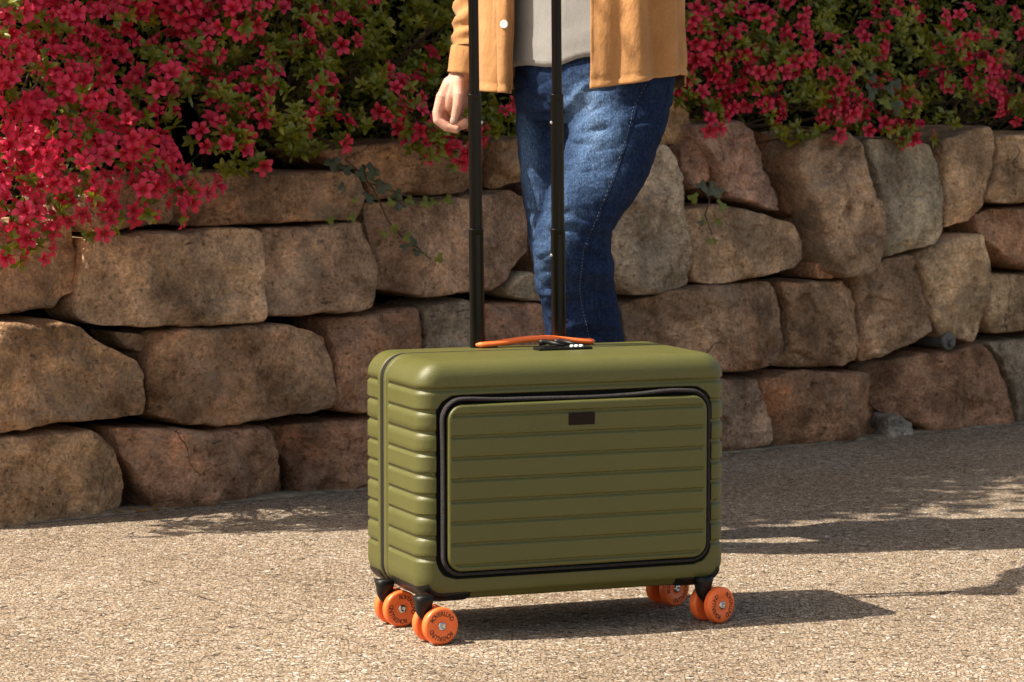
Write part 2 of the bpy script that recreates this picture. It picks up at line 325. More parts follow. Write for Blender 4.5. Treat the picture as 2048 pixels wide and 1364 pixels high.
# ------------------------------------------------------------------ stone wall
wall = thing('stone_wall', 'dry stacked wall of rough brown boulders behind the suitcase', 'wall')
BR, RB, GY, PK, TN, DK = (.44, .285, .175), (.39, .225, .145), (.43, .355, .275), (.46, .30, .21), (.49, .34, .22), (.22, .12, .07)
STONES = [
 (BR, -.05, [(-60,440),(150,440),(156,480),(163,531),(157,575),(135,591),(108,618),(40,628),(-60,632)]),
 (TN, 0, [(192,477),(315,464),(423,456),(521,456),(532,466),(530,548),(529,624),(521,645),(412,654),(304,656),(212,654),(174,645),(160,620),(175,548),(187,483)]),
 (TN, .005, [(542,456),(640,450),(725,443),(740,483),(760,532),(757,575),(749,618),(727,629),(624,635),(553,636),(534,621),(537,483)]),
 (BR, -.01, [(385,346),(520,342),(700,342),(728,350),(737,390),(718,440),(545,449),(380,453),(358,446),(362,400)]),
 (BR, .015, [(-60,645),(0,645),(136,640),(179,662),(233,694),(287,721),(301,754),(303,808),(298,830),(228,841),(108,854),(0,867),(-60,870)]),
 (BR, .02, [(325,667),(380,656),(461,654),(542,645),(591,648),(640,662),(662,678),(673,732),(674,787),(667,814),(624,830),(532,843),(445,857),(380,852),(325,838),(306,830),(305,765),(315,710)]),
 (RB, 0, [(670,640),(745,628),(842,613),(846,690),(846,815),(735,828),(690,826),(674,808),(678,740),(672,690)]),
 (BR, .01, [(-60,880),(0,876),(108,863),(195,860),(222,873),(239,895),(255,933),(268,971),(263,1009),(244,1036),(120,1048),(0,1060),(-60,1064)]),
 (RB, .005, [(239,862),(304,856),(467,854),(537,852),(553,868),(567,906),(583,960),(588,1000),(488,1014),(369,1026),(320,1032),(306,1006),(282,949),(255,906)]),
 (RB, -.01, [(557,857),(735,834),(850,822),(856,980),(730,995),(612,1005),(600,960),(575,905)]),
 (BR, -.05, [(232,664),(304,670),(314,683),(293,708),(255,696)]),
 (BR, -.02, [(640,300),(794,280),(900,282),(997,286),(996,330),(972,371),(936,387),(846,395),(794,392),(757,404),(742,393),(733,345),(690,330)]),
 (BR, -.05, [(1000,278),(1075,270),(1080,355),(1036,371),(997,381),(985,375),(992,345)]),
 (PK, .01, [(750,410),(846,400),(936,391),(1040,381),(1075,395),(1082,500),(1040,542),(1017,571),(994,584),(936,587),(865,600),(833,594),(794,584),(762,577),(760,523),(742,450)]),
 (GY, -.01, [(1030,552),(1060,543),(1085,555),(1090,602),(1050,602),(1020,592),(1018,575)]),
 (GY, -.005, [(850,607),(936,590),(970,602),(972,700),(970,812),(858,816),(850,690)]),
 (RB, 0, [(978,607),(1090,606),(1105,650),(1108,760),(1105,800),(978,808),(974,690)]),
 (RB, -.01, [(1112,612),(1230,602),(1262,645),(1265,690),(1260,790),(1114,800)]),
 (BR, -.06, [(1300,195),(1350,193),(1375,215),(1382,251),(1380,276),(1354,290),(1315,290)]),
 (RB, -.03, [(1357,297),(1385,272),(1410,318),(1413,353),(1400,371),(1369,381),(1360,343)]),
 (BR, -.05, [(1090,370),(1200,360),(1215,480),(1210,590),(1096,598),(1086,500)]),
 (GY, .015, [(1290,297),(1344,287),(1356,312),(1367,436),(1382,502),(1390,549),(1387,574),(1313,594),(1277,590),(1240,569),(1222,466),(1262,380)]),
 (PK, 0, [(1390,251),(1482,240),(1508,261),(1534,317),(1549,369),(1562,405),(1557,423),(1528,415),(1487,400),(1457,389),(1441,359),(1413,307)]),
 (TN, .01, [(1369,430),(1446,407),(1487,410),(1559,436),(1606,451),(1618,482),(1616,518),(1595,538),(1528,554),(1446,569),(1395,566),(1382,507)]),
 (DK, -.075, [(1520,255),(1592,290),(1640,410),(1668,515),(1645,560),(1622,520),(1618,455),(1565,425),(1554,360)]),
 (TN, .02, [(1590,307),(1626,271),(1698,256),(1718,287),(1739,353),(1754,425),(1762,472),(1752,518),(1739,543),(1703,556),(1677,543),(1657,487),(1641,436),(1611,379)]),
 (GY, .01, [(1739,276),(1816,276),(1872,287),(1883,318),(1885,384),(1885,466),(1878,487),(1837,500),(1762,518),(1759,497),(1767,451),(1762,374),(1746,323)]),
 (TN, -.005, [(1888,279),(1949,256),(1985,248),(1996,266),(1988,348),(1970,425),(1949,441),(1893,461),(1889,425),(1890,323)]),
 (TN, 0, [(2002,268),(2120,262),(2125,400),(2030,410),(1990,405),(1982,395),(1997,330)]),
 (RB, -.01, [(1965,430),(2000,418),(2120,408),(2130,540),(2070,545),(2021,528),(1980,492),(1963,461)]),
 (TN, .01, [(1852,507),(1888,482),(1965,466),(1975,507),(1983,600),(1970,667),(1955,685),(1893,680),(1872,656),(1864,610),(1857,548)]),
 (PK, .005, [(1729,548),(1765,525),(1839,504),(1849,538),(1860,600),(1865,661),(1842,677),(1780,713),(1739,728),(1730,713),(1726,620)]),
 (BR, 0, [(1575,566),(1713,561),(1721,579),(1724,631),(1726,682),(1721,728),(1662,736),(1570,738),(1581,702),(1584,620)]),
 (PK, .02, [(1267,615),(1354,581),(1457,566),(1549,563),(1570,574),(1579,631),(1577,692),(1554,728),(1508,741),(1441,747),(1330,750),(1285,720),(1268,660)]),
 (PK, 0, [(1395,754),(1518,751),(1528,795),(1554,890),(1446,912),(1388,918),(1385,800)]),
 (RB, .01, [(1528,761),(1600,740),(1734,743),(1744,764),(1757,810),(1772,836),(1773,878),(1662,890),(1560,899),(1541,836)]),
 (RB, 0, [(1754,735),(1857,704),(1970,686),(1996,713),(2016,785),(2018,848),(1867,868),(1830,840),(1775,822),(1760,780)]),
 (GY, -.02, [(1980,684),(2110,668),(2120,838),(2024,850),(2020,780),(2000,715)]),
 (TN, -.01, [(1989,580),(2000,547),(2120,545),(2130,662),(1990,670),(1976,640)]),
 ((.42, .38, .33), .02, [(1775,836),(1800,828),(1831,846),(1838,872),(1775,880)]),
 (RB, -.045, [(1630,530),(1652,507),(1677,548),(1662,558),(1634,558)]),
 (BR, -.06, [(1238,650),(1262,636),(1268,680),(1255,702),(1236,690)]),
 (BR, -.05, [(150,350),(355,345),(352,448),(180,466),(155,430)]),
 (BR, 0, [(862,822),(1000,815),(1006,965),(866,978)]), (RB, .01, [(1012,812),(1250,800),(1252,936),(1016,962)]), (BR, 0, [(1260,795),(1320,757),(1390,756),(1384,918),(1262,934)]),
 (BR, 0, [(-320,980),(-200,935),(-72,925),(-66,1062),(-200,1078),(-320,1092)]), (TN, 0, [(-560,1020),(-420,985),(-330,990),(-326,1094),(-560,1120)]), (BR, 0, [(-64,660),(-100,700),(-150,800),(-160,900),(-70,910),(-62,800)]),
 (BR, 0, [(2128,660),(2270,650),(2275,822),(2128,840)]), (RB, .01, [(2132,545),(2240,530),(2290,560),(2285,645),(2136,655)]), (TN, 0, [(2128,265),(2290,255),(2300,400),(2134,400)]), (BR, 0, [(2134,410),(2210,405),(2220,525),(2138,536)]),
 (GY, 0, [(2282,650),(2460,625),(2460,800),(2284,820)]), (BR, 0, [(2228,408),(2420,400),(2440,500),(2296,552),(2230,520)]), (RB, .01, [(2300,560),(2460,510),(2470,618),(2294,640)]), (TN, 0, [(2304,255),(2450,250),(2460,392),(2306,398)]),
]
def resample(poly, n):
    L = [(poly[i] - poly[i - 1]).length for i in range(len(poly))]; tot = sum(L); out = []; i = 0; acc = 0
    for k in range(n):
        t = k * tot / n
        while acc + L[(i + 1) % len(poly)] < t: acc += L[(i + 1) % len(poly)]; i += 1
        a, b = poly[i % len(poly)], poly[(i + 1) % len(poly)]; l = L[(i + 1) % len(poly)]
        out.append(a.lerp(b, (t - acc) / l if l else 0))
    return out
def make_stone(idx, col, d0, pxs, sz=False):
    rnd = random.Random(idx * 13 + 5)
    poly = [Vector(p) for p in pxs] if sz else [Vector(wsz(x, y, d0)) for x, y in pxs]
    for _ in range(2):                                   # corner cutting
        q = []
        for i in range(len(poly)):
            a, b = poly[i], poly[(i + 1) % len(poly)]; q += [a.lerp(b, .075), a.lerp(b, .925)]
        poly = q
    N = 124; poly = resample(poly, N); c = sum(poly, Vector((0, 0))) / N
    area = abs(sum(poly[i].x * poly[(i + 1) % N].y - poly[i].y * poly[(i + 1) % N].x for i in range(N))) / 2; R = math.sqrt(area / math.pi)
    k = min(1, R / .10); sd = idx * 7.3
    prof = [(0, -.24), (.0005, -.12), (.001, -.044 * k), (.002, -.026 * k), (.004, -.014 * k), (.007, -.007 * k), (.011, -.003 * k), (.018, -.001 * k), (.028, 0)]
    lst = rnd.choice([0, .4, .8, 1.0, 1.3])
    planes = []
    for _ in range(rnd.randint(6, 9)):
        an = rnd.uniform(0, 2 * math.pi); u_ = rnd.random(); planes.append((math.cos(an), math.sin(an), R * lerp(-.1, .9, u_), lerp(.05, .75, u_ ** 1.5) * rnd.uniform(.6, 1.3)))
    tx, tz = rnd.uniform(-.10, .10), rnd.uniform(-.10, .05)
    rows = []
    def put(p, d, amp):
        q = p - c
        if amp > 0:
            for ca, sa, off, sl in planes: d = min(d, -(q.x * ca + q.y * sa - off) * sl * amp + .004)
            d += (q.x * tx + q.y * tz) * amp
            v = Vector((p.x, p.y, sd))
            q8 = noise.fractal(v * 4.2 + Vector((3, 1, 7)), 1.0, 2, 3) * 2.6; fl = math.floor(q8); fr8 = q8 - fl; d += amp * lst * .011 * k * (fl + sm(.0, .22, fr8) + .25 * fr8)
            d += amp * (.008 * k * noise.fractal(v * 5, 1.0, 2, 4) + .006 * k * (1 - 2 * abs(noise.noise(v * 9))) + .0065 * noise.fractal(v * 24, .7, 2.1, 5))
        return wallpt(p.x, d0 + d, p.y)
    for ins, d in prof:
        r = []
        for p in poly:
            v = c - p; L = v.length; jt = .0045 * k * noise.noise(Vector((p.x * 22, p.y * 22, sd))) + .003 * k * noise.noise(Vector((p.x * 48, p.y * 48, sd))) + .007 * k * noise.noise(Vector((p.x * 7, p.y * 7, sd)))
            r.append(put(p + v.normalized() * min(L * .9, ins * k + jt), d, sm(-.1, -.02, d)))
        rows.append(r)
    for t in (.03, .06, .09, .12, .16, .2, .24, .28, .33, .38, .43, .48, .53, .58, .63, .68, .73, .78, .83, .88, .93, .97):
        r = []
        for p in poly:
            v = c - p; q = p + v.normalized() * min(v.length * .5, .03 * k); r.append(put(q.lerp(c, t), 0.0, 1.0))
        rows.append(r)
    mb = MB().grid(rows, True); i0 = len(mb.v) - N; ci = len(mb.v); mb.v.append(put(c, 0, 1.0))
    mb.f += [(i0 + j, i0 + (j + 1) % N, ci) for j in range(N)]
    o = mb.build('stone', M['stone'], wall); f = rnd.uniform(.88, 1.15)
    o.color = (col[0] * f, col[1] * f * rnd.uniform(.97, 1.03), col[2] * f * rnd.uniform(.93, 1.07), 1); return o
for i, (c_, d_, p_) in enumerate(STONES): make_stone(i, c_, d_, p_)
rw = random.Random(4); SEND = wsz(2462, 720)[0]; WEND = SEND + 2.4; zb = -.02; ci_ = 200        # the wall runs on beyond the frame
for hrow in (.22, .19, .20, .19):
    x_ = SEND - rw.uniform(0, .03)
    while x_ < WEND:
        w_ = rw.uniform(.18, .42); g_ = .008; j_ = lambda: rw.uniform(-.015, .015); ci_ += 1
        make_stone(ci_, rw.choice([BR, RB, GY, PK, TN]), rw.uniform(-.01, .015), [(x_ + g_, zb + g_ + j_()), (x_ + w_ * .5, zb + g_ + j_() * .5), (x_ + w_ - g_ + j_(), zb + g_), (x_ + w_ - g_, zb + hrow * .5), (x_ + w_ - g_ + j_(), zb + hrow - g_), (x_ + w_ * .5, zb + hrow - g_ + j_() * .5), (x_ + g_ + j_(), zb + hrow - g_), (x_ + g_, zb + hrow * .5)], True); x_ += w_
    zb += hrow
# ------------------------------------------------------------------ azaleas
def petal_flower(seed):
    r = random.Random(seed); v, f, tip = [], [], []
    for k in range(5):
        a = 2 * math.pi * k / 5 + r.uniform(-.1, .1); ln = .0215 * r.uniform(.85, 1.12); wd = .0088 * r.uniform(.9, 1.1)
        pr = [(.0018, .0, .0016), (.0070, .0090, .0040), (.0140, .0135, wd * .92), (ln * .88, .0135, wd * .70), (ln + .0035, .0105, .0005)]
        o = len(v)
        for i, (rad, z, h) in enumerate(pr):
            for s in (-1, 0, 1):
                x, y = rad, s * h; zz = z + (.0 if s else -.0018)
                v.append((x * math.cos(a) - y * math.sin(a), x * math.sin(a) + y * math.cos(a), zz)); tip.append((i / 4) ** 1.5)
        for i in range(4):
            for s in (0, 1): f.append((o + i * 3 + s, o + i * 3 + s + 1, o + i * 3 + s + 4, o + i * 3 + s + 3))
    for k in range(4):                                   # stamens
        a = r.uniform(0, 6.3); o = len(v); x, y = .0055 * math.cos(a), .0055 * math.sin(a)
        v += [(0, 0, 0), (.0006, 0, 0), (x, y, .022)]; tip += [.2, .2, .8]; f.append((o, o + 1, o + 2))
    me = bpy.data.meshes.new('azalea_flower'); me.from_pydata(v, [], f); me.update(); me.materials.append(M['petal'])
    at = me.attributes.new('tip', 'FLOAT', 'POINT'); at.data.foreach_set('value', tip)
    me.polygons.foreach_set('use_smooth', [True] * len(me.polygons)); return me
def leaf_vf(mat4, ln, wd, fold=.25, droop=.2):
    pr = [(0, .12), (.28, .8), (.58, 1.0), (.84, .62), (1, .04)]; v, f = [], []
    for i, (t, h) in enumerate(pr):
        for s in (-1, 0, 1): v.append(mat4 @ Vector((t * ln, s * h * wd / 2, abs(s) * fold * h * wd / 2 - droop * ln * t * t)))
    for i in range(4):
        for s in (0, 1): f.append((i * 3 + s, i * 3 + s + 1, i * 3 + s + 4, i * 3 + s + 3))
    return v, f
def sprig_mesh(seed, mat):
    r = random.Random(seed); mb = MB(); n = r.randint(6, 8)
    for k in range(n):
        el = r.uniform(.05, .75) if k < n - 2 else r.uniform(.9, 1.3)
        mt = Matrix.Rotation(2 * math.pi * k / n * 1.7 + r.uniform(-.3, .3), 4, 'Z') @ Matrix.Rotation(-el, 4, 'Y') @ Matrix.Rotation(r.uniform(-.3, .3), 4, 'X')
        mb.add(*leaf_vf(mt, r.uniform(.018, .027), r.uniform(.008, .0115), r.uniform(.1, .5), r.uniform(.05, .3)))
    me = bpy.data.meshes.new('leaf_sprig'); me.from_pydata([tuple(x) for x in mb.v], [], mb.f); me.update(); me.materials.append(mat)
    me.polygons.foreach_set('use_smooth', [True] * len(me.polygons)); return me
FLOWERS = [petal_flower(i) for i in range(5)]; SPRIGS = [sprig_mesh(i, M['leaf']) for i in range(6)]
def orient(dirv, spin):
    return Vector(dirv).normalized().to_track_quat('Z', 'Y').to_matrix().to_4x4() @ Matrix.Rotation(spin, 4, 'Z')
def inpoly(x, y, P):
    c = False
    for i in range(len(P)):
        (x1, y1), (x2, y2) = P[i - 1], P[i]
        if (y1 > y) != (y2 > y) and x < (x2 - x1) * (y - y1) / (y2 - y1) + x1: c = not c
    return c
def canopy(px, py, bulge):
    w0 = wpx(px, py, 0); n = noise.noise(Vector((w0.x * 3.2, w0.z * 3.2, 1))) * .12 + noise.noise(Vector((w0.x * 9, w0.z * 9, 4))) * .07
    return bulge + .05 - .22 * max(0, w0.z - .72) + n
class Bush:
    def __init__(s, label, px, base_s, bulge, seed):
        s.r = random.Random(seed); s.bulge = bulge
        b = wallpt(base_s, -.35, .7); s.t = thing('azalea_bush', label, 'azalea', (0, 0, 0), 0, 'azalea bushes above the stone wall'); s.nf = s.ns = 0; s.stuff = MB(); s.fstuff = MB(); s.base = b; s.tips = []
    def place(s, me, name, mt, cnt, lim, stuff):
        if cnt < lim:
            o = bpy.data.objects.new(name, me); COL.objects.link(o); o.parent = s.t; o.matrix_world = mt; return True
        stuff.add([mt @ v.co for v in me.vertices], [tuple(p.vertices) for p in me.polygons]); return False
    def flower(s, p, n):
        k = s.r.triangular(.58, 1.10, .95); s.place(s.r.choice(FLOWERS), 'flower', Matrix.Translation(p) @ orient(n, s.r.uniform(0, 6.3)) @ Matrix.Scale(k, 4), s.nf, 300, s.fstuff); s.nf += 1
    def sprig(s, p, n):
        k = s.r.uniform(.8, 1.25); s.place(s.r.choice(SPRIGS), 'leaf_sprig', Matrix.Translation(p) @ orient(n, s.r.uniform(0, 6.3)) @ Matrix.Scale(k, 4), s.ns, 300, s.stuff); s.ns += 1
    def cluster(s, px, py, n, dd=0, leaves=2):
        r = s.r; d = canopy(px, py, s.bulge) + dd; c = wpx(px, py, d)
        ax = (WN * 1.0 + Vector((0, 0, .35)) + Vector((r.uniform(-.5, .5), r.uniform(-.3, .3), r.uniform(-.4, .4)))).normalized()
        rad = .0185 * math.sqrt(n); pts = []
        for _ in range(n * 30):
            v = Vector((r.gauss(0, 1), r.gauss(0, 1), r.gauss(0, 1))).normalized()
            if v.dot(ax) < .05: continue
            q = c + v * rad * r.uniform(.75, 1.05) - ax * rad * .5
            if all((q - o).length > .022 for o in pts):
                pts.append(q); s.flower(q, v * .8 + ax * .6 + Vector((-.15, 0, .0)))
            if len(pts) >= n: break
        for _ in range(leaves):
            v = Vector((r.uniform(-1, 1), r.uniform(-1, 1), r.uniform(-1, .3))).normalized(); s.sprig(c + v * (rad + .004) - ax * .012, v + ax * .6)
        if r.random() < .35: s.tips.append(c - ax * .03)
    def leafy(s, px, py, dd=0):
        r = s.r; d = canopy(px, py, s.bulge) + dd; c = wpx(px, py, d)
        s.sprig(c, WN * .8 + Vector((-.3, 0, .7)) + Vector((r.uniform(-.6, .6), r.uniform(-.4, .4), r.uniform(-.5, .5))))
        if r.random() < .10: s.tips.append(c)
    def fill(s, x0, x1, y0, y1, n, dlo, dhi, region=None, sz=1.0):
        r = s.r
        for _ in range(n):
            px, py = r.uniform(x0, x1), r.uniform(y0, y1)
            if region and not inpoly(px, py, region): continue
            c = wpx(px, py, canopy(px, py, s.bulge) + r.uniform(dlo, dhi))
            if c.z < .62 + noise.noise(c * 5) * .05 and (c - WA).dot(WN) < .03: continue
            for _ in range(5):
                mt = Matrix.Translation(c + Vector((r.gauss(0, .02), r.gauss(0, .02), r.gauss(0, .02)))) @ orient((r.uniform(-1, 1), r.uniform(-1, .3), r.uniform(-.3, 1)), r.uniform(0, 6.3))
                s.stuff.add(*leaf_vf(mt, r.uniform(.018, .027) * sz, r.uniform(.008, .012) * sz))
    def done(s):
        r = s.r; st = MB()
        for tp in s.tips:
            b = s.base + WE * ((tp - s.base).dot(WE) * .6) + Vector((0, 0, r.uniform(-.05, .25))); mid = b.lerp(tp, .55) + Vector((r.uniform(-.03, .03), r.uniform(-.03, .03), r.uniform(.0, .07)))
            pts = [b.lerp(mid, t).lerp(mid.lerp(tp, t), t) + Vector((noise.noise((t * 4, tp.x * 9, 1)), noise.noise((t * 4, tp.x * 9, 2)), noise.noise((t * 4, tp.x * 9, 3)))) * .015 for t in [0, .2, .4, .6, .8, 1]]
            st.tube(pts, [.0045, .004, .0034, .0028, .0022, .0012], 5)
        st.build('branches', M['twig'], s.t, kind='stuff')
        if s.stuff.v: s.stuff.build('leaves', M['leaf'], s.t, kind='stuff')
        if s.fstuff.v:
            o = s.fstuff.build('flowers', M['petal'], s.t, kind='stuff'); at = o.data.attributes.new('tip', 'FLOAT', 'POINT'); n0 = len(FLOWERS[0].vertices)
            tv = [FLOWERS[0].attributes['tip'].data[i].value for i in range(n0)]; at.data.foreach_set('value', [tv[i % n0] for i in range(len(o.data.vertices))])
def ell(x, y, L): return any(((x - a) / c) ** 2 + ((y - b) / d) ** 2 < 1 for a, b, c, d in L)
# dense bush
A = Bush('azalea covered in crimson blossom spilling low over the wall onto the big lichened boulder', 0, .4, .10, 1)
PA = [(-140,-90),(540,-90),(520,25),(430,50),(418,100),(440,170),(430,205),(352,165),(332,255),(322,300),(395,365),(390,392),(330,410),(240,415),(160,455),(90,468),(60,498),(-140,520)]
GA = [(60,265,22,16), (205,300,20,14), (150,205,26,14), (250,235,18,26), (110,95,22,14), (30,150,14,12), (200,355,16,10), (450,85,30,20), (288,62,54,52), (372,120,46,28), (300,112,40,25), (388,180,40,26), (345,215,30,30), (120,290,16,14), (245,150,40,18)]
cc = []
for _ in range(6000):
    x, y = A.r.uniform(-130, 540), A.r.uniform(-85, 515)
    if not inpoly(x, y, PA) or ell(x, y, GA): continue
    if all((x - a) ** 2 + (y - b) ** 2 > 36 ** 2 for a, b in cc): cc.append((x, y))
cc.sort(key=lambda q: (q[0] < 0) + (q[1] < 0))
for x, y in cc: A.cluster(x, y, A.r.randint(4, 6), A.r.choice([.03, .02, 0, -.02, -.05, -.09]), A.r.choice([1, 2, 3]))
for x, y in [(110,50),(90,60),(130,62),(95,135),(70,140),(290,95),(305,110),(320,100),(340,112),(405,95),(425,110),(300,120),(330,125),(380,120),(370,150),(440,190),(450,175),(460,200),(430,170),(345,240),(350,255),(50,500),(70,490),(40,490),(225,430),(305,410),(180,240),(20,20),(40,8),(20,100),(240,40),(365,385),(215,60)]: A.leafy(x, y, .015)
A.fill(-140, 560, -330, 400, 900, -.46, -.16, PA); A.fill(-140, 600, -300, -60, 500, -.3, .05)
A.done()
B = Bush('leafy green azalea with scattered red blossom beside the man\'s lowered hand', 700, 1.0, .03, 2)
for x, y, n in [(600,72,4),(625,100,3),(680,60,5),(655,20,2),(515,105,2),(650,180,5),(505,168,4),(520,205,7),(482,255,7),(430,270,4),(465,290,3),(675,250,5),(760,140,2),(790,175,4),(780,215,4),(830,235,6),(860,130,2),(905,75,2),(850,285,5),(870,262,4),(930,282,6),(912,302,3),(948,268,4),(1015,235,2),(1010,208,1),(968,215,2),(535,325,1),(610,-5,3),(690,-12,3),(560,35,3),(740,-20,3),(450,20,5),(490,45,4),(820,180,3),(535,150,3),(640,240,2)]: B.cluster(x, y, n, 0, 2)
PB = [(420,-80),(1090,-80),(1085,240),(1000,262),(940,290),(830,300),(770,225),(700,285),(640,325),(590,320),(545,300),(520,345),(450,345),(430,325),(450,230),(420,110)]
k = 0
for _ in range(9000):
    x, y = B.r.uniform(400, 1090), B.r.uniform(-80, 345)
    if inpoly(x, y, PB) and noise.noise(Vector((x * .018, y * .018, 3))) > .02 and k < 620: B.leafy(x, y, B.r.uniform(-.06, .035)); k += 1
for x, y in [(560,170),(575,185),(600,230),(610,245),(590,215),(620,290),(640,300),(600,275),(470,320),(490,330),(515,325),(455,180),(445,165),(400,110),(420,190),(560,250),(545,235),(840,300),(860,310)]: B.leafy(x, y, .02)
B.fill(420, 1090, -330, 290, 1600, -.50, -.17); B.fill(420, 1090, -330, -60, 500, -.3, .05)
B.done()
C = Bush('azalea with red blossom trusses hanging onto the tall leaning stones beside the tan jacket', 1550, 1.9, .03, 3)
for x, y, n in [(1385,30,6),(1460,20,7),(1400,60,5),(1425,70,5),(1380,110,6),(1440,95,4),(1410,110,5),(1440,130,5),(1400,140,4),(1490,80,3),(1520,40,4),(1520,120,6),(1485,135,3),(1555,55,3),(1590,20,5),(1600,80,4),(1590,115,6),(1625,125,5),(1680,95,4),(1740,80,6),(1755,100,3),(1690,150,3),(1430,165,6),(1450,185,6),(1515,180,7),(1540,205,6),(1445,210,4),(1460,230,3),(1430,245,3),(1545,225,3),(1680,180,6),(1700,195,5),(1650,210,4),(1670,225,5),(1675,255,4),(1720,210,3),(1745,240,4),(1780,240,4),(1810,240,4),(1800,262,4),(1850,268,3),(1820,205,3),(1805,170,2),(1765,160,2),(1370,165,4),(1390,190,3),(1420,20,4),(1355,60,4),(1340,20,4),(1560,150,3),(1480,-20,4),(1600,-20,4)]: C.cluster(x, y, n, 0, 2)
PC = [(1080,-80),(1760,-80),(1780,120),(1900,235),(1890,260),(1790,280),(1700,270),(1600,280),(1560,290),(1520,240),(1460,250),(1380,210),(1330,190),(1080,180)]
k = 0
for _ in range(9000):
    x, y = C.r.uniform(1300, 1900), C.r.uniform(-80, 295)
    if inpoly(x, y, PC) and noise.noise(Vector((x * .014, y * .014, 8))) > .02 and k < 330: C.leafy(x, y, C.r.uniform(-.05, .03)); k += 1
for x, y in [(1600,280),(1580,285),(1620,270),(1570,275),(1640,262),(1880,235),(1900,240),(1870,245),(1890,228),(1910,250)]: C.leafy(x, y, .01)
C.fill(1080, 1780, -330, 240, 1700, -.50, -.17); C.fill(1080, 1780, -330, -60, 450, -.3, .05)
C.done()
D = Bush('thin dark azalea with few red flowers above the squared stones at the wall\'s far end', 1950, 2.9, .03, 4)
for x, y, n in [(1780,10,4),(1820,20,3),(1790,45,3),(1870,40,3),(1930,45,6),(1900,90,4),(1950,100,6),(1990,90,3),(1980,130,5),(2000,142,3),(1960,160,2),(1870,155,3),(1900,165,2),(1980,195,6),(2010,200,4),(2030,175,4),(2042,215,4),(2040,70,3),(2020,20,3),(2080,120,5),(2110,40,5),(2120,190,5),(2090,230,4)]: D.cluster(x, y, n, 0, 2)
PD = [(1760,-80),(2300,-80),(2300,240),(2060,250),(1960,215),(1880,190),(1790,110)]
k = 0
for _ in range(6000):
    x, y = D.r.uniform(1760, 2300), D.r.uniform(-80, 250)
    if inpoly(x, y, PD) and noise.noise(Vector((x * .015, y * .015, 12))) > .0 and k < 300: D.leafy(x, y, D.r.uniform(-.05, .03)); k += 1
D.fill(1770, 2400, -330, 240, 1400, -.50, -.17); D.fill(1770, 2400, -330, -60, 450, -.3, .05); D.fill(2380, 3000, -200, 250, 1500, -.45, .0)
D.done()
# tree behind the bushes: it shades the foot of the wall
tr = thing('tree', 'spreading leafy tree rising behind the azaleas', 'tree', wallpt(1.3, -1.1, 1.55))
tl = lambda p: Vector(p) - tr.location
tp = wallpt(1.3, -1.1, 1.55); tb = MB()
tb.tube([tp - tp + Vector((0, 0, -.1)), Vector((.03, .02, .8)), Vector((-.02, .03, 1.6)), Vector((.03, 0, 2.6))], [.10, .08, .065, .03], 10)
rt = random.Random(5); crown = MB(); cl = []
for _ in range(180):
    q = wallpt(rt.uniform(-.1, 2.9), rt.uniform(-1.1, -.25), 0); q.z = rt.uniform(1.6, 3.45); cl.append(tl(q))
for _ in range(38):
    q = wallpt(rt.uniform(-.60, .1), rt.uniform(-.55, -.02), 0); q.z = rt.uniform(2.2, 2.75); cl.append(tl(q))
for q in cl:
    if rt.random() < .5: tb.tube([Vector((0, 0, rt.uniform(.6, 2.2))), q * .55 + Vector((0, 0, .5)), q], [.03, .018, .006], 6)
    for _ in range(150):
        mt = Matrix.Translation(q + Vector((rt.gauss(0, .19), rt.gauss(0, .19), rt.gauss(0, .15)))) @ orient((rt.uniform(-1, 1), rt.uniform(-1, 1), rt.uniform(-.2, 1)), rt.uniform(0, 6.3))
        crown.add(*leaf_vf(mt, rt.uniform(.06, .09), rt.uniform(.035, .05)))
tb.build('trunk', M['bark'], tr); crown.build('crown', M['tree_leaf'], tr)
# ------------------------------------------------------------------ ivy
def ivy_leaf(seed):
    r = random.Random(seed); P = [(0, 0), (-.45, -.12), (-.62, .22), (-.30, .38), (-.34, .72), (0, 1.0), (.32, .74), (.30, .38), (.62, .24), (.46, -.12)]
    P = [(x * r.uniform(.85, 1.15), y * r.uniform(.9, 1.1)) for x, y in P]; v = [(0, .25, .10)] + [(x, y, -.10 * (x * x + (y - .3) ** 2) + r.uniform(-.04, .04)) for x, y in P]
    me = bpy.data.meshes.new('ivy_leaf'); me.from_pydata(v, [], [(0, i + 1, (i + 1) % 10 + 1) for i in range(10)]); me.update(); return me
IV = {}
for k in ('ivy_dark', 'ivy_light'):
    IV[k] = [ivy_leaf(i) for i in range(3)]
    for me in IV[k]: me.materials.append(M[k])
def ivy(label, stems, leaves, seed):
    r = random.Random(seed); t = thing('ivy', label, 'ivy'); 
    for path in stems:
        pts = [wpx(x, y, .035 + .01 * noise.noise((x * .05, y * .05, 0))) for x, y in path]
        MB().tube(pts, [.0022] * (len(pts) - 1) + [.001], 5).build('stem', M['twig'], t)
    for x, y, s, k in leaves:
        p = wpx(x, y, .045 + r.uniform(0, .02)); mt = Matrix.Translation(p) @ orient(WN + Vector((r.uniform(-.5, .3), 0, r.uniform(-.2, .7))), 0) @ Matrix.Rotation(r.uniform(-.8, .8) + math.pi, 4, 'Z') @ Matrix.Scale(s / 860, 4)
        o = bpy.data.objects.new('leaf', r.choice(IV['ivy_dark' if k == 'd' else 'ivy_light'])); COL.objects.link(o); o.parent = t; o.matrix_world = mt
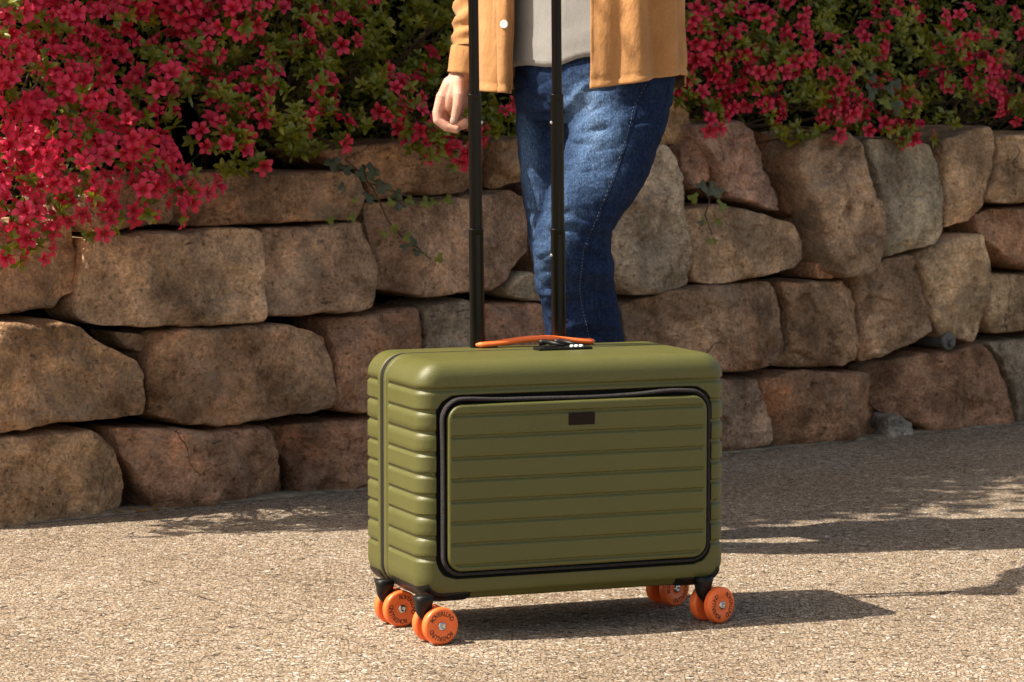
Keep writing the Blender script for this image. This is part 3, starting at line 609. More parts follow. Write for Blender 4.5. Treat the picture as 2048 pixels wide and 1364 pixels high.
ivy('trailing ivy with dusty dark and small bright leaves over the cracked pinkish stone', [[(690,318),(720,345),(745,375),(760,405),(775,440),(800,470),(830,490),(862,520)], [(735,365),(780,380),(830,398),(905,392)]],
    [(665,318,30,'d'),(690,330,26,'d'),(720,338,30,'d'),(750,335,32,'d'),(770,365,32,'d'),(740,388,26,'d'),(680,370,20,'d'),(800,405,24,'d'),(790,385,22,'d'),(710,396,14,'l'),(700,430,18,'l'),(660,435,16,'l'),(815,395,22,'l'),(845,400,24,'l'),(890,395,22,'l'),(870,400,16,'l'),(790,450,20,'l'),(812,470,22,'l'),(830,478,20,'d'),(768,462,18,'l'),(835,500,16,'d'),(808,490,16,'d'),(876,512,20,'l'),(850,505,8,'l'),(785,400,18,'l')], 3)
ivy('small ivy sprouting from the gap above the rounded tan boulder', [[(1405,375),(1420,400),(1410,430),(1425,470)], [(1415,385),(1440,400)]],
    [(1420,372,36,'d'),(1400,365,26,'d'),(1440,378,24,'d'),(1385,390,22,'l'),(1445,405,26,'l'),(1410,440,18,'l'),(1432,440,18,'l'),(1400,442,14,'d'),(1415,480,14,'l'),(1430,478,14,'l')], 5)
ivy('pale ivy leaves poking out among the red blossom', [[(1740,140),(1760,175),(1770,215),(1790,235)]], [(1745,175,34,'d'),(1765,195,36,'l'),(1775,170,28,'d'),(1795,205,34,'d'),(1790,160,26,'d'),(1740,150,24,'d')], 6)
# ------------------------------------------------------------------ small things at the foot of the wall
pp = wpx(1876, 680, -.035); pm = MB()
pm.tube([pp - WN * .08, pp + WN * .035], .020, 18); pm.tube([pp + WN * .030, pp + WN * .042], .0245, 18); pm.tube([pp + WN * .041 + Vector((.004, 0, -.006)), pp + WN * .050 + Vector((.004, 0, -.006))], .010, 12)
bevel(pm.build('drain_pipe', M['pipe'], None, True, label='stub of grey drain pipe poking out between two stones', cat='pipe'), .002)
rd = random.Random(11)
for x, y, s in [(250,1036,14),(268,1034,20),(285,1030,16),(305,1028,22),(322,1030,14),(338,1024,12),(1560,892,22),(1575,890,16),(1590,886,18)]:
    p = ground(x, y + 4); p.z = .014
    mt = Matrix.Translation(p) @ Matrix.Rotation(rd.uniform(0, 6.3), 4, 'Z') @ Matrix.Rotation(rd.uniform(-.5, .5), 4, 'X'); v, f = leaf_vf(mt, s / 560, s / 1300, .6, -.2)
    base = x < 1000
    mesh('fallen_leaf', v, f, M['dry'], None, True, label='curled dry leaf lying on the concrete edging under the gap between boulders' if base else 'curled dry leaf against the foot of the boulder with pale streaks', cat='leaf', group='dry leaves below the boulders' if base else 'dry leaves by the streaked boulder')
lt = MB(); rl = random.Random(21)
for _ in range(420):
    s_ = rl.uniform(-.3, WLEN + .3); d_ = abs(rl.gauss(0, .022)) + .002; p = wallpt(s_, d_ - .01, .006 + rl.uniform(0, .004)); z_ = rl.uniform(.004, .011)
    if noise.noise(Vector((s_ * 2.2, 7, 1))) < -.05: continue
    lt.add(*leaf_vf(Matrix.Translation(p) @ Matrix.Rotation(rl.uniform(0, 6.3), 4, 'Z') @ Matrix.Rotation(rl.uniform(-.6, .6), 4, 'X'), z_, z_ * rl.uniform(.25, .6), .4, rl.uniform(-.4, .2)))
lt.build('leaf_litter', M['dry'], None, True, kind='stuff')
#SUITCASE
# ------------------------------------------------------------------ suitcase
SA = math.radians(21.5); SCN = Vector((.0604, 5.0765, 0))
suit = thing('suitcase', 'olive green ribbed hard shell suitcase on orange wheels standing on the pavement', 'suitcase', SCN, SA)
RZ = Matrix.Rotation(-SA, 3, 'Z')
def loc(p): return RZ @ (Vector(p) - SCN)
def lplane(px, py, ylocal):                             # pixel -> local point on the plane y = ylocal
    n = Matrix.Rotation(SA, 3, 'Z') @ Vector((0, 1, 0)); return loc(on_plane(px, py, SCN + n * ylocal, n))
def ltop(px, py, z): return loc(ground(px, py, z))
SH = .032
LX, DY, HZ, ZC, RC, RF, RBK = .556, .255, .396, .263, .042, .028, .032
GZ = [.152 - .0346 * i for i in range(9)]
def groove(z, G, dep=.0040, wd=.88):
    for g_ in G:
        u = (z - g_) / wd
        if -.0068 < u < .0048:
            if u > .0024: return dep * (.0048 - u) / .0024
            if u > -.0016: return dep
            return dep * (u + .0068) / .0052
    return 0.0
def zsamp(lo, hi, G, step=.009, wd=.88):
    s = set([lo, hi])
    for g_ in G:
        for u in (.0052, .0046, .0036, .0026, .0018, 0, -.0012, -.0022, -.0040, -.0058, -.0068): s.add(g_ + u * wd)
    n = int((hi - lo) / step)
    for i in range(n): s.add(lo + (i + .5) * (hi - lo) / n)
    s = sorted(x for x in s if lo <= x <= hi); out = [s[0]]
    for x in s[1:]:
        if x - out[-1] > .0003: out.append(x)
    return out
HS, HL = HZ / 2 - RC, LX / 2 - RC
ZS = zsamp(-HS, HS, GZ); XS = [HL * (2 * i / 44 - 1) for i in range(45)]
NA = 9
def ring(ins):                                           # list of (x, z, nx, nz, part)
    r = max(.002, RC - ins); hx, hz = LX / 2 - ins, HZ / 2 - ins; P = []
    cx, cz = hx - r, hz - r
    for z in ZS: P.append((hx, z * cz / HS if ins > RC - .002 else z, 1, 0, 's'))
    for k in range(1, NA): t = math.pi / 2 * k / NA; P.append((cx + r * math.cos(t), cz + r * math.sin(t), math.cos(t), math.sin(t), 'c'))
    for x in reversed(XS): P.append((x * cx / HL, hz, 0, 1, 't'))
    for k in range(1, NA): t = math.pi / 2 + math.pi / 2 * k / NA; P.append((-cx + r * math.cos(t), cz + r * math.sin(t), math.cos(t), math.sin(t), 'c'))
    for z in reversed(ZS): P.append((-hx, z, -1, 0, 's'))
    for k in range(1, NA): t = math.pi + math.pi / 2 * k / NA; P.append((-cx + r * math.cos(t), -cz + r * math.sin(t), math.cos(t), math.sin(t), 'c'))
    for x in XS: P.append((x * cx / HL, -hz, 0, -1, 'b'))
    for k in range(1, NA): t = 1.5 * math.pi + math.pi / 2 * k / NA; P.append((cx + r * math.cos(t), -cz + r * math.sin(t), math.cos(t), math.sin(t), 'c'))
    return P
def station(y, ins, phi=0, gm=1.0, out=0.0, sgn=-1):
    row = []
    for x, z, nx, nz, part in ring(ins):
        d = groove(z, GZ) * gm if part == 's' or (part == 'c' and z > 0) else 0
        if part == 'b' and abs(x) < .215 and abs(math.degrees(phi) - 45) < 12 and sgn < 0: d = .0018
        d -= out; row.append(Vector((x - nx * math.cos(phi) * d, y - sgn * math.sin(phi) * d, ZC + z - nz * math.cos(phi) * d)))
    return row
ZR = -.009; RW, RH, RR = .248, .152, .034; YF = -DY / 2
def rec_target(x, z, part):
    if part == 's':
        dz = z - ZR
        if abs(dz) < RH:
            e = abs(dz) - (RH - RR); xx = RW if e <= 0 else RW - RR + math.sqrt(max(0, RR * RR - e * e)); return math.copysign(xx, x), z
        return math.copysign(RW - RR, x), ZR + math.copysign(RH, dz)
    zz = ZR + (RH if z > 0 else -RH)
    return (max(-1, min(1, x / (LX / 2 - RC)))) * (RW - RR), zz
# front shell
rows = [station(SH + y, i_, gm=0) for y, i_ in ((.018, .003), (.0182, .0012), (.0168, 0), (.011, 0), (.0042, 0), (.0030, .0006), (.0024, .0030), (-.0004, .0030), (-.0010, .0006), (-.0022, 0))]
for y in (-.005, -.0065, -.008, -.010, -.014, -.03, -.05, -.07, -.09, -.115): rows.append(station(SH + y, 0, gm=sm(-.005, -.010, y)))
for k in range(13):
    ph = math.pi / 2 * k / 12; rows.append(station(YF + RF - RF * math.sin(ph), RF * (1 - math.cos(ph)), ph))
base = ring(RF)
for k in range(1, 15):
    t = k / 14; r = []
    for x, z, nx, nz, part in base:
        tx, tz = rec_target(x, z, part); q, zz = lerp(x, tx, t), lerp(z, tz, t); r.append(Vector((q, YF + groove(zz, GZ), ZC + zz)))
    rows.append(r)
rows.append([Vector((p.x, YF + .0045, p.z)) for p in rows[-1]])
def recalc(o):
    bm = bmesh.new(); bm.from_mesh(o.data); bmesh.ops.recalc_face_normals(bm, faces=bm.faces); bm.to_mesh(o.data); bm.free(); return o
o = recalc(MB().grid(rows, True).build('front_shell', M['shell'], suit)); o['label'] = 'ribbed olive front half of the shell'
rows = [station(SH + y, i_, gm=0) for y, i_ in ((.036, .003), (.0358, .0012), (.0372, 0), (.043, 0))]
for y in (.046, .0475, .049, .051, .055, .07, .085): rows.append(station(SH + y, 0, gm=sm(.046, .051, y)))
for k in range(13):
    ph = math.pi / 2 * k / 12; rows.append(station(SH + DY / 2 - RBK + RBK * math.sin(ph), RBK * (1 - math.cos(ph)), ph, sgn=1))
mb = MB().grid(rows, True); n = len(rows[0]); mb.f.append(tuple(len(mb.v) - n + i for i in range(n)))
recalc(mb.build('back_shell', M['shell'], suit))
# main zipper between the two halves
rows = [station(SH + y, i_, gm=0) for y, i_ in ((.0365, .006), (.0350, .0016), (.0305, .0012), (.0288, .0002), (.0252, .0002), (.0235, .0012), (.0190, .0016), (.0175, .006))]
MB().grid(rows, True).build('zipper', M['tape'], suit)
# front pocket: black recess, zipper, panel
def rrect(hw, hh, r, n=10, m=24):
    P = []
    for cx, cz, a0 in ((1, 1, 0), (-1, 1, 90), (-1, -1, 180), (1, -1, 270)):
        for k in range(n + 1):
            t = math.radians(a0 + 90 * k / n); P.append(Vector((cx * (hw - r) + r * math.cos(t), cz * (hh - r) + r * math.sin(t))))
        x0 = P[-1]; nx = {0: (-(hw - r), hh), 90: (-hw, -(hh - r)), 180: (hw - r, -hh), 270: (hw, hh - r)}[a0]
        for k in range(1, m): P.append(x0.lerp(Vector(nx), k / m))
    return P
def loop(hw, hh, r, y, dz=ZR): return [Vector((p.x, y, ZC + dz + p.y)) for p in rrect(hw, hh, r)]
mb = MB().grid([loop(RW + .002, RH + .002, RR, YF + .0042), loop(RW - .001, RH - .001, RR - .001, YF + .0042), loop(RW - .003, RH - .003, RR - .002, YF + .012), loop(RW - .02, RH - .02, RR - .004, YF + .013)], True)
n = len(rrect(1, 1, .1)); mb.f.append(tuple(len(mb.v) - n + i for i in range(n))); mb.build('pocket_lining', M['blackfabric'], suit)
PW, PH, PR, PYF = .233, .1375, .026, YF - .0165
rows = []
for q in range(8):
    an = 2 * math.pi * q / 8; row = []
    for p in rrect(PW, PH, PR):
        nrm = Vector((max(abs(p.x) - (PW - PR), 0) * (1 if p.x > 0 else -1), max(abs(p.y) - (PH - PR), 0) * (1 if p.y > 0 else -1)))
        nrm = nrm.normalized() if nrm.length > 1e-6 else Vector((0, 1))
        bul = .0042 * math.exp(-((p.x - .17) / .045) ** 2 - ((p.y - PH) / .05) ** 2) + .0035 * math.exp(-((p.x + .20) / .04) ** 2 - ((p.y - PH) / .06) ** 2) - .0018 * math.exp(-((p.x - .02) / .08) ** 2 - ((p.y - PH) / .03) ** 2)
        off = .0052 + bul + .0034 * math.cos(an); row.append(Vector((p.x + nrm.x * off, YF - .0040 + .0078 * math.sin(an) - bul * .5, ZC + ZR + p.y + nrm.y * off)))
    rows.append(row)
rows.append(rows[0]); MB().grid(rows, True).build('pocket_zipper', M['pocket_tape'], suit)
rows = [loop(PW - .001, PH - .001, PR, YF + .013), loop(PW - .001, PH - .001, PR, PYF + .004)]
MB().grid(rows, True).build('pocket_gusset', M['blackfabric'], suit)
PG = [.120 - .0354 * i for i in range(8)]
def sdrr(x, z):
    qx, qz = abs(x) - (PW - PR), abs(z) - (PH - PR)
    return -(math.hypot(max(qx, 0), max(qz, 0)) + min(max(qx, qz), 0) - PR)
zz = zsamp(-PH + .0062, PH - .0062, PG, .007, .72); zz = [-PH + e for e in (0, .0004, .0010, .0018, .0030, .0042, .0052)] + zz + [PH - e for e in (.0052, .0042, .0030, .0018, .0010, .0004, 0)]
us = [0, .0005, .0012, .0022, .0034, .0048, .0062, .0080, .0100, .013, .02]
rows = []
for z in zz:
    e = abs(z) - (PH - PR); xm = PW if e <= 0 else PW - PR + math.sqrt(max(0, PR * PR - e * e)); xs = [-xm + u for u in us] + [lerp(-xm + .03, xm - .03, k / 20) for k in range(21)] + [xm - u for u in reversed(us)]; r = []
    for x in xs:
        d = sdrr(x, z); R = .0048; ed = R - math.sqrt(max(0, R * R - (R - min(max(d, 0), R)) ** 2)); r.append(Vector((x, PYF + ed + groove(z, PG, .0034, .72) * sm(.004, .009, d), ZC + ZR + z)))
    rows.append(r)
mb = MB().grid(rows); R_, C_ = len(rows), len(rows[0]); bl = [j for j in range(C_)] + [i * C_ + C_ - 1 for i in range(1, R_)] + [(R_ - 1) * C_ + j for j in range(C_ - 2, -1, -1)] + [i * C_ for i in range(R_ - 2, 0, -1)]
o0 = len(mb.v); mb.v += [Vector((mb.v[i].x, PYF + .0085, mb.v[i].z)) for i in bl]; mb.f += [(bl[i], bl[(i + 1) % len(bl)], o0 + (i + 1) % len(bl), o0 + i) for i in range(len(bl))]
panel = recalc(mb.build('pocket_panel', M['shell'], suit)); panel['label'] = 'raised ribbed olive front pocket panel'
pc = lplane(1164, 837, PYF - .001); bevel(MB().box((pc.x, PYF + .0002, pc.z), (.0475, .0030, .0210)).build('leather_patch', M['leather'], panel, False), .0016, 3)
# orange top handle
h0, h1 = lplane(951, 696, .075 + SH), lplane(1189, 689, .075 + SH); pts = []; rad = []
for i in range(33):
    t = i / 32; pts.append(Vector((lerp(h0.x, h1.x, t), .075 + SH, ZC + HZ / 2 + .0055 + .0075 * (sm(.04, .5, t) * sm(.98, .55, t)))))
rows = []
for i, p in enumerate(pts):
    t = i / 32; wd = .0105 + .003 * (abs(t - .5) * 2) ** 3; th = .0052; e = min(t, 1 - t); k = math.sqrt(min(1, e / .035)) if e < .035 else 1; k = max(k, .12)
    rows.append([p + Vector((0, math.cos(a) * wd * k, (abs(math.sin(a)) ** .8) * math.copysign(1, math.sin(a)) * th * max(k, .45))) for a in [2 * math.pi * q / 16 for q in range(16)]])
MB().grid(rows, True, True).build('carry_handle', M['orange'], suit)
for hx in (h0.x + .022, h1.x - .022): bevel(MB().box((hx, .075 + SH, ZC + HZ / 2 + .0005), (.034, .016, .005)).build('handle_mount', M['blackplastic'], suit, False), .002)
# lock with zipper pulls
ZT = ZC + HZ / 2
la, lb = ltop(1078, 718, ZT + .003), ltop(1173, 715, ZT + .003); lx = (la.x + lb.x) / 2; ll = (lb.x - la.x); LY = .026; lx = (lplane(1078, 708, LY).x + lplane(1173, 706, LY).x) / 2
lock = bevel(MB().box((lx, LY, ZT + .0022), (ll + .016, .030, .0052)).build('lock', M['blackplastic'], suit, False), .0018, 2)
MB().box((lx - ll * .30, LY, ZT + .0055), (.026, .016, .003)).build('lock_button', M['blackplastic'], lock, False)
for k in range(3): MB().tube([Vector((lx + .010 + k * .0085, LY - .010, ZT + .0050)), Vector((lx + .0155 + k * .0085, LY - .010, ZT + .0050))], .0035, 10).build('number_dial', M['white'], lock)
for dx in (-.022, .006):
    q = MB(); q.tube([Vector((lx + dx - .008, SH + .027, ZT + .010)), Vector((lx + dx + .004, SH + .027, ZT + .0105))], .0050, 10); q.tube([Vector((lx + dx, SH + .026, ZT + .012)), Vector((lx + dx + .014, lerp(SH + .026, LY, .6), ZT + .009)), Vector((lx + dx + .024, LY, ZT + .0065))], [.0046, .0038, .0030], 8); q.build('zipper_pull', M['blackplastic'], suit)
# telescopic poles
def stadium(wx, wy, n=8):
    P = []; r = wy / 2; c = wx / 2 - r
    for s, a0 in ((1, -90), (-1, 90)):
        for k in range(n + 1): t = math.radians(a0 + 180 * k / n); P.append((s * c + r * math.cos(t), r * math.sin(t)))
    return P
for pxb, pxt, seed in ((955, 946.5, 0), (1117.5, 1112.5, 1)):
    b = lplane(pxb, 690, .114); t = lplane(pxt, 0, .114)
    def axis(z): return Vector((lerp(b.x, t.x, (z - b.z) / (t.z - b.z)), .114, z))
    z1, z2, z3 = lplane(pxb, 457, .114).z, lplane(pxb, 188, .114).z, 1.112
    pole = None
    for nm, za, zb, wx, wy in (('pole_base_stage', ZT - .03, z1, .0262, .0165), ('pole_middle_stage', z1 - .03, z2, .0232, .0145), ('pole_top_stage', z2 - .03, z3, .0178, .0120)):
        rows = []
        for z, k in ((za, 1), (zb - .0035, 1), (zb - .0032, 1.045), (zb - .0004, 1.045), (zb, .97)):
            a_ = axis(z); rows.append([a_ + Vector((x * k + (0), y * k - (.0016 * math.exp(-(x / .0022) ** 2) * (-1 if y < 0 else 0)), 0)) for x, y in stadium(wx, wy)])
        bevel(MB().grid(rows, True, True).build(nm, M['pole'], suit), .0004, 1, 60)
        # flat front rail that catches the light along each stage
        MB().box(axis((za + zb) / 2 - .004) + Vector((0, -wy / 2 - .0002, 0)), (wx * .30, .0012, zb - za - .012), Matrix.Rotation(-math.atan2(b.x - t.x, t.z - b.z) * 1, 3, 'Y')).build('pole_rail', M['blackplastic'], suit, False)
    for z, sx in ((lplane(pxb, 245, .114).z, 1 if seed == 0 else -1), (lplane(pxb, 510, .114).z, -1)):
        if seed == 0 and z < z1: continue
        wx = .0232 if z > z1 else .0262; MB().sphere(axis(z) + Vector((sx * wx / 2, -.002, 0)), .0030, 10, 6).build('locking_pin', M['steel'], suit)
gp = [lplane(946.5, 0, .114).x, lplane(1112.5, 0, .114).x]
bevel(MB().box(((gp[0] + gp[1]) / 2, .114, 1.125), (gp[1] - gp[0] + .034, .026, .030)).build('pull_grip', M['blackplastic'], suit, False), .008, 4)
# casters
def text_ring(word, rad, size, starts, span):
    mb = MB(); dg = None
    for st in starts:
        for i, ch in enumerate(word):
            cu = bpy.data.curves.new('t', 'FONT'); cu.body = ch; cu.size = size; cu.align_x = 'CENTER'; cu.extrude = .0001; cu.offset = .00010; cu.resolution_u = 3; to = bpy.data.objects.new('t', cu); COL.objects.link(to)
            dgr = bpy.context.evaluated_depsgraph_get(); me = bpy.data.meshes.new_from_object(to.evaluated_get(dgr)); bpy.data.objects.remove(to)
            a = math.radians(st) - math.radians(span) * (i / (len(word) - 1)); mt = Matrix.Rotation(a - math.pi / 2, 4, 'Z') @ Matrix.Translation((0, rad, 0)) @ Matrix.Scale(.92, 4, (1, 0, 0))
            mb.add([mt @ v.co for v in me.vertices], [tuple(p.vertices) for p in me.polygons]); bpy.data.meshes.remove(me)
    return mb
def lathe(prof, seg=40):                                 # profile (radius, z) about Z
    return MB().grid([[Vector((r * math.cos(2 * math.pi * k / seg), r * math.sin(2 * math.pi * k / seg), z)) for k in range(seg)] for r, z in prof], True, True)
WR, WW = .0310, .0165
wheel_mb = lathe([(.010, -WW / 2 + .001), (.0265, -WW / 2), (.0290, -WW / 2 + .0008), (.0305, -WW / 2 + .0025), (WR, -WW / 2 + .005), (WR, WW / 2 - .005), (.0305, WW / 2 - .0025), (.0290, WW / 2 - .0008), (.0268, WW / 2), (.0140, WW / 2 - .0003), (.0125, WW / 2 - .0012), (.010, WW / 2 - .0012)])
bolt_mb = lathe([(.0075, .0), (.0075, .0012), (.0066, .0026), (.0045, .0036), (.0034, .0038), (.0030, .0022), (.0005, .0020)], 24)
for px, py, beta, sts in ((880, 1289, 29, (150, 320)), (1438, 1245.5, 41, (60, 250)), (801, 1253, 27, (285, 100)), (1348, 1211, 40, (10, 190))):
    be = math.radians(beta); ax = Vector((math.sin(be), -math.cos(be), 0)); fw = Vector((math.cos(be), math.sin(be), 0))
    near = ground(px, py); pairc = near - ax * .0175; neck = pairc - fw * .021
    lm = Matrix.Rotation(-SA, 4, 'Z')
    for s in (1, -1):
        c = pairc + ax * (.0175 * s) + Vector((0, 0, WR))
        mt = Matrix.Translation(loc(c)) @ lm @ orient(ax * s, 0)
        up = (mt.to_3x3().inverted() @ Vector((0, 0, 1))); a0 = math.degrees(math.atan2(up.y, up.x)) - 90
        wh = MB(); wh.v = [mt @ v for v in wheel_mb.v]; wh.f = wheel_mb.f; wo = wh.build('wheel', M['orange'], suit)
        m2 = mt @ Matrix.Translation((0, 0, WW / 2 - .0014)); bo = MB(); bo.v = [m2 @ v for v in bolt_mb.v]; bo.f = bolt_mb.f; bo.build('hub_bolt', M['steel'], wo)
        tx = text_ring('ROVERLUND', .0172, .0108, [x + a0 for x in sts], 118); m3 = mt @ Matrix.Translation((0, 0, WW / 2 + .0001)); tx.v = [m3 @ v for v in tx.v]; tx.build('lettering', M['ink'], wo, False)
    # fork between the twin wheels
    rows = []
    for z, off, hw, ht in ((.0790, 0, .0165, .0150), (.071, 0, .0150, .0135), (.0660, 0, .0136, .0125), (.060, 0, .0134, .0110), (.053, .001, .0136, .0086), (.046, .0045, .0136, .0082), (.039, .010, .0118, .0080), (.032, .0155, .0090, .0078), (.026, .0198, .0056, .0074), (.0220, .0215, .0025, .006)):
        row = []
        for k in range(16):
            t = 2 * math.pi * k / 16; cx_, sy_ = math.cos(t), math.sin(t); cx_ = math.copysign(abs(cx_) ** .6, cx_); sy_ = math.copysign(abs(sy_) ** .6, sy_)
            row.append(loc(neck + fw * (off + cx_ * hw) + ax * (sy_ * ht) + Vector((0, 0, z))))
        rows.append(row)
    MB().grid(rows, True, True).build('caster_fork', M['blackplastic'], suit)
# corner housings of the casters, hugging the shell
def housing(sx, front):
    R0 = ring(0); n = len(R0); idx = [i for i, (x, z, nx, nz, part) in enumerate(R0) if z < 0 and x * sx > LX / 2 - .100 and part in 'bc' and z < -HS - .010]
    if sx > 0: idx = sorted(idx, key=lambda i: (R0[i][0] > LX/2 - RC - .0001, R0[i][1] if R0[i][4] != 'b' else -9, 0)); idx = sorted(idx, key=lambda i: math.atan2(R0[i][1] + HS, R0[i][0] - HL) if R0[i][4] != 'b' else -math.pi / 2 - (HL - R0[i][0]))
    else: idx = sorted(idx, key=lambda i: -(math.atan2(R0[i][1] + HS, -(R0[i][0] + HL)) if R0[i][4] != 'b' else -math.pi / 2 - (HL + R0[i][0])), reverse=True)
    st = []
    sg = -1 if front else 1
    if front:
        for y in (SH - .008, SH - .0095, -.01, -.05, -.08): st.append((y, 0, 0))
        RR_, e = RF, YF
    else:
        for y in (.044, .0455, .06, .08): st.append((y + SH, 0, 0))
        RR_, e = RBK, DY / 2 + SH
    for k in range(11):
        ph = math.radians(64) * k / 10; st.append((e - sg * RR_ + sg * RR_ * math.sin(ph), RR_ * (1 - math.cos(ph)), ph))
    rows = []
    for j, (y, ins, ph) in enumerate(st):
        S0 = station(y, ins, ph, 0, 0, sg); S1 = station(y, ins, ph, 0, .0026, sg); row = []
        for q, i in enumerate(idx):
            e_ = min(q, len(idx) - 1 - q, j, len(st) - 1 - j); f_ = (-.3, .75, 1)[min(e_, 2)]; row.append(S0[i].lerp(S1[i], f_))
        rows.append(row)
    recalc(MB().grid(rows).build('caster_housing', M['blackplastic'], suit))
for sx in (-1, 1):
    for fr_ in (True, False): housing(sx, fr_)
for sx in (-1, 1): bevel(MB().box((sx * (LX / 2 - .06), -.06, ZC - HZ / 2 - .001), (.07, .05, .006)).build('caster_plate', M['blackplastic'], suit, False), .002)
#PERSON
# ------------------------------------------------------------------ person
PY = 5.9
person = thing('person', 'person in tan overshirt, grey tee and blue jeans standing behind the suitcase', 'person', (.16, PY, 0))
POF = Vector((.16, PY, 0))
def P(px, py, w_=0): return atY(px, py, PY - w_) - POF
def PZ(px, z, w_=0):                                    # by image column and height
    Y = PY - w_; return Vector(((px - 1024) / F * Y, Y, z)) - POF
def loft(tab, n=40, ex=.82, step=12, cap=True):
    rows = []; py = tab[0][0]
    ys = []
    while py < tab[-1][0]: ys.append(py); py += step
    ys.append(tab[-1][0])
    for py in ys:
        xl, xr, wc, b = interp(tab, py); cx, a = (xl + xr) / 2, (xr - xl) / 2; r = []
        for k in range(n):
            t = 2 * math.pi * k / n; c_, s_ = math.cos(t), math.sin(t)
            r.append(P(cx + a * math.copysign(abs(c_) ** ex, c_), py, wc + b * math.copysign(abs(s_) ** ex, s_)))
        rows.append(r)
    return MB().grid(rows, True, cap)
near_t = [(150,1165,1352,.06,.080),(200,1146,1345,.07,.085),(250,1138,1332,.085,.086),(300,1128,1316,.095,.085),(350,1109,1300,.105,.083),(400,1087,1268,.115,.080),(450,1073,1234,.122,.077),(475,1068,1222,.122,.076),(500,1066,1224,.118,.075),(540,1066,1233,.11,.075),(580,1072,1233,.10,.074),(620,1090,1238,.09,.072),(660,1097,1245,.08,.072),(690,1096,1250,.075,.072),(800,1104,1258,.060,.072),(900,1114,1256,.055,.070),(1000,1124,1254,.05,.07),(1092,1122,1258,.045,.072)]
far_t = [(140,1030,1200,-.06,.080),(200,1030,1190,-.075,.08),(250,1031,1180,-.085,.078),(300,1034,1172,-.09,.076),(350,1040,1166,-.092,.074),(400,1045,1160,-.092,.070),(450,1053,1158,-.092,.068),(520,1064,1162,-.09,.066),(600,1080,1180,-.09,.066),(700,1094,1196,-.095,.066),(850,1104,1206,-.105,.066),(1000,1112,1212,-.11,.066),(1078,1110,1216,-.11,.068)]
pel_t = [(20,1040,1335,0,.115),(80,1032,1345,0,.120),(120,1027,1350,0,.122),(170,1026,1353,0,.124),(210,1030,1346,0,.118),(245,1060,1320,0,.09)]
mb = loft(near_t); q = loft(far_t); mb.add(q.v, q.f); q = MB().grid([[P(lerp(xl, xr, .5) + (-.71 * .125 * math.sin(t) + .71 * .19 * math.cos(t)) / .1605 * (xr - xl) / 2, py, (.71 * .125 * math.sin(t) + .71 * .19 * math.cos(t)) * b_ / .122) for t in [2 * math.pi * k / 40 for k in range(40)]] for py, xl, xr, wc_, b_ in pel_t], True, True); mb.add(q.v, q.f)
jm = remeshed(mb, .0046, 5, .5)
CREASE = [((1136,250),(1215,205),-.004,5),((1134,270),(1235,252),-.0035,5),((1130,285),(1200,290),-.003,5),((1126,240),(1075,226),-.004,5),((1122,256),(1050,262),-.003,5),((1120,275),(1060,300),-.003,5),
          ((1072,520),(1120,500),-.004,5),((1068,548),(1150,530),-.004,5),((1076,590),(1135,585),.004,6),((1090,610),(1160,625),-.004,5),((1098,640),(1150,650),-.004,5),((1100,680),(1190,676),-.004,5),((1200,490),(1226,500),-.005,5),((1190,510),(1230,535),-.005,5),((1196,560),(1234,566),.004,5),((1190,625),(1240,615),-.005,6),((1200,650),(1244,655),.004,6),((1185,690),(1250,684),-.004,6),((1090,430),(1150,425),-.003,6),((1150,350),(1215,335),-.0025,7),((1048,400),(1078,410),-.003,5),((1056,450),(1072,462),-.003,5),((1040,300),(1080,318),-.003,6),((1250,250),(1330,235),-.0035,6),((1245,285),(1318,272),-.003,6),((1170,180),(1240,176),-.004,6),
          ((1080,470),(1165,452),-.005,9),((1070,505),(1130,515),.004,12),((1068,590),(1140,556),-.006,10),((1085,625),(1185,590),-.006,10),((1095,665),(1200,640),.005,10),((1150,500),(1228,520),-.006,9),((1160,545),(1232,548),.005,10),((1150,470),(1222,474),-.007,10),((1180,580),(1235,600),-.005,9),((1110,655),(1240,668),-.005,9),
          ((1132,262),(1190,196),-.005,9),((1128,235),(1062,196),-.006,9),((1130,215),(1175,165),.006,9),((1138,300),(1230,240),-.002,10),((1036,230),(1100,260),.004,9),((1050,330),(1120,360),-.003,10),((1210,330),(1300,300),-.003,12),((1052,420),(1085,440),-.003,8),((1180,420),(1250,400),-.004,9),((1200,440),(1240,430),.004,8)]
FADE_LIT = [(1185,270,62,120,1.0),(1110,440,40,90,.75),(1048,330,26,120,.8),(1160,200,40,40,.7),(1075,560,25,60,.7),(1060,470,14,70,.6)]  # lighter patches: worn denim plus sunlight painted on the legs
def segd(p, a, b):
    a, b, p = Vector(a), Vector(b), Vector(p); v = b - a; t = max(0, min(1, (p - a).dot(v) / v.dot(v))); return (p - a - v * t).length, t
fade_lit = []; newco = []
